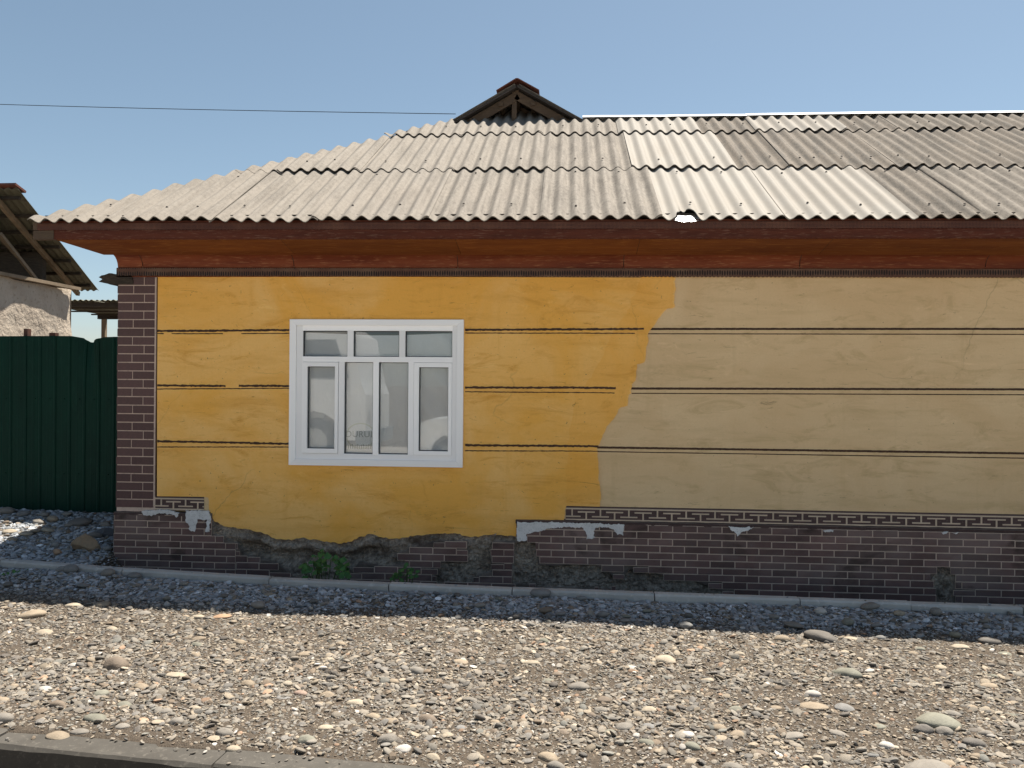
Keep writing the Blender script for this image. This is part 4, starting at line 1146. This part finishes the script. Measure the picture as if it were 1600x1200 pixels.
# bank beside the fence: raised ground, so read these against its own level
BANK = [(82, 812, 20, 'tan', .7), (125, 815, 36, 'dark grey', .5), (36, 803, 20, 'blue grey', .6), (60, 815, 22, 'grey', .5), (10, 798, 26, 'grey', .6), (40, 832, 26, 'cream', .3), (75, 828, 22, 'cream', .4), (15, 830, 22, 'cream', .4), (87, 853, 16, 'blue grey', .8), (90, 864, 16, 'orange', .8),
        (168, 858, 14, 'blue grey', .7), (150, 836, 24, 'dark grey', .5), (20, 843, 18, 'tan', .5), (165, 820, 18, 'grey', .6), (105, 803, 18, 'grey', .5), (108, 822, 14, 'grey', .6), (70, 805, 16, 'grey', .6), (55, 830, 18, 'tan', .4)]
def on_bank(px, py):
    v = FW * FPX + RT * (px - 800) + UP * (600 - py); t = .004
    for _ in range(4000):
        p = CAM + v * t
        if p[2] < float(gz(p[0], p[1])): break
        t += .000004
    return p
for (px, py, w, c, fl) in BANK:
    v = FW * FPX + RT * (px - 800) + UP * (600 - (py + w * .2)); lo_, hi_ = .0045, .0085
    for _ in range(30):
        mid = (lo_ + hi_) / 2; p = CAM + v * mid
        if p[2] > float(gz(p[0], p[1])): lo_ = mid
        else: hi_ = mid
    cobble(p[0], min(p[1], FY - .08), w / pxscale(p), c, fl, .7)
# further cobbles strewn about
tries = 0
names = ['grey', 'grey', 'grey', 'green grey', 'tan', 'tan', 'tan', 'cream', 'blue grey', 'dark grey', 'brown']
while len(cob) < 275 and tries < 6000:
    tries += 1
    px, py = rnd.uniform(-20, 1620), rnd.uniform(905, 1200)
    p = on_ground(px, py)
    if p[1] > kerb_front(p[0]) - .07 or p[1] < kerb_line(p[0]) + .05: continue
    w = rnd.uniform(.052, .082) * (1 if rnd.random() < .85 else 1.25)
    if any((p[0] - a) ** 2 + (p[1] - b) ** 2 < ((w + c) * .55) ** 2 for a, b, c in cob): continue
    shade = p[1] > kerb_front(p[0]) - .6  # shadowed cobbles take bluer, greyer colours: skylight put into their palette
    cobble(p[0], p[1], w, rnd.choice(['blue grey', 'grey', 'dark grey', 'grey', 'green grey']) if shade else rnd.choice(names), rnd.uniform(.35, .7), rnd.uniform(.55, .8))

# the brown boulder by the house corner, and a dark slab leaning behind it
def boulder(name, px, py, wpx_, hpx, colour, seed, label, ang=1.0):
    v = FW * FPX + RT * (px - 800) + UP * (600 - py); lo_, hi_ = .0045, .0085
    for _ in range(30):
        mid = (lo_ + hi_) / 2; p = CAM + v * mid
        if p[2] > float(gz(p[0], p[1])): lo_ = mid
        else: hi_ = mid
    s = pxscale(p); me = stone_mesh(name, seed, 4, ang, 'stone'); me.polygons.foreach_set('use_smooth', [False] * len(me.polygons)); o = bpy.data.objects.new(name, me); COL.objects.link(o)
    o.scale = (wpx_ / s * 1.1, wpx_ / s * .8, hpx / s * 1.5); o.location = (p[0], p[1] + .06, p[2] + hpx / s * .34); o.rotation_euler = (.5, .35, .4)
    o.color = (*colour, 1); tag(o, label, 'boulder'); cob.append((p[0], p[1], wpx_ / s)); return o
boulder('boulder', 128, 862, 46, 38, (.27, .20, .135), 307, 'angular brown boulder on the bank beside the brick corner')
boulder('boulder', 160, 842, 36, 18, (.085, .09, .10), 311, 'dark slab of stone leaning behind the brown boulder')

# ------------------------------------------------------------------ gravel: a bed nobody could count
variants = bpy.data.collections.new('gravel_variants')
for i in range(14):
    me = stone_mesh('gravel_piece', 400 + i, 2, (.1, .5, .3, .7, .2, .9, .6)[i % 7], 'gravelstone')
    variants.objects.link(bpy.data.objects.new('gravel_piece', me))
def scatter(n, smin, smax, power, region, ycut=None):
    x0, x1, y0, y1 = region
    x = nr.uniform(x0, x1, n); y = nr.uniform(y0, y1, n)
    kf = kerb_front(x)
    ok = (y > kerb_line(x) + .015) & ~((y > kf - .02) & (y < kf + .10)) & ~((y > -.04) & (x > WX0 - .05)) & (y < FY - .03)
    # only what the camera and a step to its side can see
    dx, dy = x - CAM[0], y - CAM[1]
    ok &= np.abs(dx - dy * math.tan(YAW)) < .85 * dy + 1.6
    ok &= ~((y > kf + .1) & (x > .3))
    x, y = x[ok], y[ok]; s = smin + (smax - smin) * nr.random(len(x)) ** power
    return x, y, s
reg = (-6.5, 12.5, -4.6, 1.36)
sets = [scatter(72000, .026, .060, 2.0, reg), scatter(290000, .012, .030, 1.4, reg), scatter(200000, .006, .014, 1.2, (-1, 9, -4.3, -.6)),
        scatter(9000, .03, .075, 1.6, (-3.2, WX0, -.6, 1.36)), scatter(9000, .03, .07, 1.8, (-3, 9.5, -1.3, -.6)), scatter(26000, .015, .05, 1.5, (-3, 9.5, -1.3, -.6))]
# stones gather in drifts
x = np.concatenate([s[0] for s in sets]); y = np.concatenate([s[1] for s in sets]); s = np.concatenate([s[2] for s in sets])
drift = 1.5 * fbm(x * 1.1, y * 1.7, 6.6, 4)
keep = nr.random(len(x)) < np.where(s > .028, np.clip(.7 + 1.3 * drift, .2, 1), np.clip(.75 + .6 * drift, .3, 1))
x, y, s = x[keep], y[keep], s[keep]
n = len(x)
# a few pebbles rolled onto the kerbs
kx = nr.uniform(-1, 8.5, 60); ky = kerb_front(kx) + nr.uniform(.02, .07, 60)
kx2 = nr.uniform(1, 4.2, 90); ky2 = kerb_line(kx2) - nr.random(90) ** 2 * .13
x = np.concatenate([x, kx, kx2]); y = np.concatenate([y, ky, ky2]); s = np.concatenate([s, nr.uniform(.008, .03, 60), nr.uniform(.006, .025, 90)])
z = gz(x, y); z[n:n + 60] = -GRADE * kx + .076; z[n + 60:] = -GRADE * kx2 + .006
n = len(x)
flat = nr.uniform(.24, .60, n); asp = nr.uniform(.55, .95, n)
scl = np.stack([s, s * asp, s * asp * flat], 1)
z = z + scl[:, 2] * nr.uniform(.02, .42, n)
rot = np.stack([nr.normal(0, .3, n), nr.normal(0, .3, n), nr.uniform(-math.pi, math.pi, n)], 1)
pal = np.array([(.225, .215, .195), (.27, .245, .21), (.17, .17, .168), (.105, .10, .098), (.34, .29, .225), (.42, .375, .305), (.58, .56, .53), (.18, .14, .105), (.36, .235, .16), (.19, .20, .19)])
pw = np.array([.25, .20, .14, .12, .11, .04, .012, .078, .02, .03])
ci = nr.choice(len(pal), n, p=pw); colr = (pal[ci] * .82 + np.array((.35, .29, .22)) * .18) * .88 * nr.uniform(.62, 1.22, (n, 1))
strip = sstep(-.75, -.35, y - kerb_front(x)) * (nr.random(n) < .75)  # kerb-side stones lightened and blued: skylight in the shadow painted into colour
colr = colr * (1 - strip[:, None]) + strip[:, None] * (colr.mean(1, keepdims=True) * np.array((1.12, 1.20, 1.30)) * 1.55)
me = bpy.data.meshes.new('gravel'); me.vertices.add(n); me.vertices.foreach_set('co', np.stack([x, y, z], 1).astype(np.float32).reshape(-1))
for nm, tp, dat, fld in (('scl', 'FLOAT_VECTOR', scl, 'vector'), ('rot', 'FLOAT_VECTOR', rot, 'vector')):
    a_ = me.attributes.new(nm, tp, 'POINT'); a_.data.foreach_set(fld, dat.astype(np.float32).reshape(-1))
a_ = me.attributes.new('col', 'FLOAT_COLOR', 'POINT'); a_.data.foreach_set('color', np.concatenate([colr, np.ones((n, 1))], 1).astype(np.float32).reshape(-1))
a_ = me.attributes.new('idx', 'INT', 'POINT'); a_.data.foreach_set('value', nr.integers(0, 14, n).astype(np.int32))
me.update()
gravel = link('gravel', me, 'gravelstone')
tag(gravel, 'loose bed of mixed grey and tan river gravel before the house', 'gravel', kind='stuff')
ng = bpy.data.node_groups.new('gravel_bed', 'GeometryNodeTree')
ng.interface.new_socket('Geometry', in_out='INPUT', socket_type='NodeSocketGeometry'); ng.interface.new_socket('Geometry', in_out='OUTPUT', socket_type='NodeSocketGeometry')
gi, go = ng.nodes.new('NodeGroupInput'), ng.nodes.new('NodeGroupOutput')
ci_ = ng.nodes.new('GeometryNodeCollectionInfo'); ci_.inputs['Collection'].default_value = variants; ci_.inputs['Separate Children'].default_value = True; ci_.inputs['Reset Children'].default_value = True
ip = ng.nodes.new('GeometryNodeInstanceOnPoints'); ip.inputs['Pick Instance'].default_value = True
def gattr(nm, tp):
    q = ng.nodes.new('GeometryNodeInputNamedAttribute'); q.data_type = tp; q.inputs['Name'].default_value = nm; return q.outputs[0]
ng.links.new(gi.outputs[0], ip.inputs['Points']); ng.links.new(ci_.outputs[0], ip.inputs['Instance'])
ng.links.new(gattr('idx', 'INT'), ip.inputs['Instance Index']); ng.links.new(gattr('scl', 'FLOAT_VECTOR'), ip.inputs['Scale'])
er = ng.nodes.new('FunctionNodeEulerToRotation'); ng.links.new(gattr('rot', 'FLOAT_VECTOR'), er.inputs[0]); ng.links.new(er.outputs[0], ip.inputs['Rotation'])
ng.links.new(ip.outputs[0], go.inputs[0])
gm = gravel.modifiers.new('bed', 'NODES'); gm.node_group = ng

# ------------------------------------------------------------------ weeds
def leaf_mesh(seed):
    r = random.Random(seed); n = 15; v = [(0, 0, 0)]; f = []
    for k in range(n):
        t = -2.5 + 5.0 * k / (n - 1)
        rad = .5 * (1 + .22 * math.cos(t * 5)) * (.8 + .2 * math.cos(t)) * r.uniform(.9, 1.1)
        xx, yy = .45 + rad * math.cos(t), rad * math.sin(t) * .9
        v.append((xx, yy, .10 * math.cos(t * 5) * rad - .12 * (xx * xx)))
        if k: f.append((0, k, k + 1))
    # centre vein vertex gives the blade a fold
    v[0] = (.1, 0, -.03)
    me = mesh('leaf', v, f, True); me.materials.append(MAT['leaf']); return me
LM = [leaf_mesh(i) for i in range(5)]
def weed(px, py, wp, hp, n, label, Y=None, seed=0):
    r = random.Random(seed)
    if Y is None:
        p = on_ground(px, py)
    else: p = on_y(px, py, Y)
    s = pxscale(p); g = float(gz(p[0], p[1])); root = empty('weed', (p[0], p[1], g)); tag(root, label, 'weed', None)
    for k in range(n):
        a = r.uniform(0, 2 * math.pi); q = r.random() ** .6
        dx = (r.uniform(-1, 1)) * wp / s * .5; h = (p[2] - g) + hp / s * r.random() * (1 - .7 * abs(dx) / (wp / s * .5)); dy = r.uniform(-.10, .06) - .03
        L_ = r.uniform(.035, .075) * (wp / 60 if wp < 50 else 1)
        o = bpy.data.objects.new('leaf', LM[k % 5]); COL.objects.link(o); o.parent = root; o.location = (dx, dy, h)
        o.scale = (L_, L_, L_); o.rotation_euler = (r.uniform(.5, 1.25), r.uniform(-.6, .6), r.uniform(-.9, .9))
        if k % 3 == 0: beam('stem', (dx * .3, dy * .3, -.02), (dx, dy, h), .005, .005, 'stem', root)
    return root
weed(508, 897, 76, 46, 70, 'leafy green weed growing from the broken plinth behind the kerb', Y=-.42, seed=1)
weed(632, 901, 40, 20, 30, 'low green weed between the kerb and the brick plinth', Y=-.42, seed=2)
weed(26, 899, 34, 12, 26, 'small dark green weed tucked against the kerb before the fence', seed=3)
weed(50, 856, 36, 6, 22, 'sparse green weed on the gravel bank beside the boulder', seed=4)

# ------------------------------------------------------------------ vehicles parked across the street (seen mirrored in the window panes)
MAT['carwhite'] = simple('white_car_paint', (.78, .78, .77), (.74, .74, .73), 2, .3, .02, .002, spec=.5)
MAT['tyre'] = simple('tyre_rubber', (.025, .025, .025), (.035, .034, .033), 8, .85)
MAT['darkglass'] = simple('dark_car_glass', (.02, .024, .026), (.025, .03, .03), 2, .08, .0, .001, spec=.5)
MAT['rim'] = simple('steel_wheel_rim', (.42, .42, .41), (.33, .33, .32), 6, .45)
MAT['bedgrey'] = simple('grey_tipper_body', (.20, .23, .25), (.16, .18, .19), 3, .6)
def wheel(root, inv, x, y, z, r, w):
    def cyl(rad, y0, y1, mat, nm, par):
        N = 28; v = [(x + rad * math.cos(2 * math.pi * k / N), yy, z + rad * math.sin(2 * math.pi * k / N)) for yy in (y0, y1) for k in range(N)]
        f = [(k, (k + 1) % N, N + (k + 1) % N, N + k) for k in range(N)] + [tuple(range(N))[::-1], tuple(range(N, 2 * N))]
        o = obj(nm, v, f, mat); o.parent = par; o.matrix_parent_inverse = inv if par is root else Matrix.Identity(4); return o
    t = cyl(r, y - w, y, 'tyre', 'wheel', root); cyl(r * .58, y - .02, y + .012, 'rim', 'rim', t); cyl(r * .2, y, y + .05, 'rim', 'hub', t)
def vehicle(name, loc, label, cat, yf, yb, body, mat, windows, wheels, extras):
    root = empty(name, loc); tag(root, label, cat); inv = Matrix.Translation(-Vector(loc))
    def pp(o): o.parent = root; o.matrix_parent_inverse = inv; return o
    b = slab('body', [body], yf, yb, mat); 
    n = len(body); me = b.data; bm = bmesh.new(); bm.from_mesh(me); bm.verts.ensure_lookup_table()
    for t in tessellate_polygon([[Vector((p[0], p[1], 0)) for p in body]]):
        try: bm.faces.new([bm.verts[n + i] for i in t])
        except ValueError: pass
    bmesh.ops.recalc_face_normals(bm, faces=bm.faces); bm.to_mesh(me); bm.free(); pp(b)
    for w in windows: pp(slab('side_window', [w], yf + .012, yf - .02, 'darkglass'))
    for w in wheels: wheel(root, inv, *w)
    for nm, bx, mt in extras: pp(box(nm, *bx, mt, None, .01))
    return root
ZR = -.17
def prof(pts, x0, z0=ZR): return [(x0 + a, z0 + b) for a, b in pts]
VY = -9.4
arch = lambda cx, r, cz, n=9: [(cx + r * math.cos(math.pi - math.pi * k / (n - 1)), cz + r * math.sin(math.pi * k / (n - 1))) for k in range(n)]
cab = [(0, .75), (0, 2.75), (.25, 2.95), (1.75, 2.95), (2.05, 2.75), (2.25, 1.75), (2.35, 1.5), (2.35, .55), (1.85, .55)] + arch(1.25, .6, .55)[::-1] + [(.55, .75)]
vehicle('parked_truck', (-1.6, VY - 1, ZR), 'white cab tipper truck parked across the street, mirrored in the window panes', 'truck', VY, VY - 2.2, prof(cab, -2.6), 'carwhite',
        [prof([(.95, 1.85), (.95, 2.65), (1.7, 2.65), (2.0, 1.85)], -2.6), prof([(.25, 1.9), (.25, 2.6), (.8, 2.6), (.8, 1.9)], -2.6)],
        [(-1.35, VY - .02, ZR + .5, .5, .3), (-5.2, VY - .02, ZR + .5, .5, .5), (-6.5, VY - .02, ZR + .5, .5, .5)],
        [('tipper_bed', (-7.4, -2.75, VY - 2.2, VY - .02, ZR + 1.25, ZR + 2.5), 'bedgrey'), ('chassis', (-7.3, -2.5, VY - 1.6, VY - .5, ZR + .7, ZR + 1.2), 'tyre'), ('bumper', (-.45, -.15, VY - 2.2, VY + .02, ZR + .45, ZR + .75), 'bedgrey'),
         ('headlight', (-.30, -.235, VY - .4, VY - .12, ZR + .95, ZR + 1.15), 'rim'), ('door_handle', (-1.62, -1.45, VY, VY + .03, ZR + 1.6, ZR + 1.64), 'tyre'), ('louvre', (-2.55, -2.3, VY, VY + .02, ZR + 1.2, ZR + 1.24), 'bedgrey'), ('louvre', (-2.55, -2.3, VY, VY + .02, ZR + 1.32, ZR + 1.36), 'bedgrey'), ('louvre', (-2.55, -2.3, VY, VY + .02, ZR + 1.44, ZR + 1.48), 'bedgrey')])
car = [(0, .45), (.02, .85), (.35, 1.0), (1.05, 1.08), (1.55, 1.62), (1.8, 1.68), (3.2, 1.68), (3.55, 1.6), (4.1, 1.1), (4.35, 1.02), (4.4, .4), (3.95, .32)] + arch(3.55, .38, .32)[::-1] + [(1.2, .28)] + arch(.8, .38, .32)[::-1] + [(.3, .34)]
vehicle('parked_car', (2.9, VY - 1, ZR), 'white hatchback parked across the street, mirrored in the window panes', 'car', VY + .3, VY - 1.4, prof(car, .75), 'carwhite',
        [prof([(1.25, 1.1), (1.65, 1.55), (2.35, 1.58), (2.35, 1.1)], .75), prof([(2.45, 1.1), (2.45, 1.58), (3.3, 1.56), (3.75, 1.1)], .75)],
        [(1.55, VY + .28, ZR + .31, .31, .2), (4.3, VY + .28, ZR + .31, .31, .2), (1.55, VY - 1.18, ZR + .31, .31, .2), (4.3, VY - 1.18, ZR + .31, .31, .2)],
        [('bumper', (.72, .9, VY - 1.38, VY + .28, ZR + .42, ZR + .6), 'bedgrey'), ('headlight', (.76, .9, VY - .0, VY + .306, ZR + .74, ZR + .86), 'rim'), ('door_handle', (2.85, 3.0, VY + .3, VY + .325, ZR + 1.0, ZR + 1.03), 'bedgrey'), ('wing_mirror', (2.02, 2.12, VY + .3, VY + .5, ZR + 1.08, ZR + 1.2), 'carwhite')])
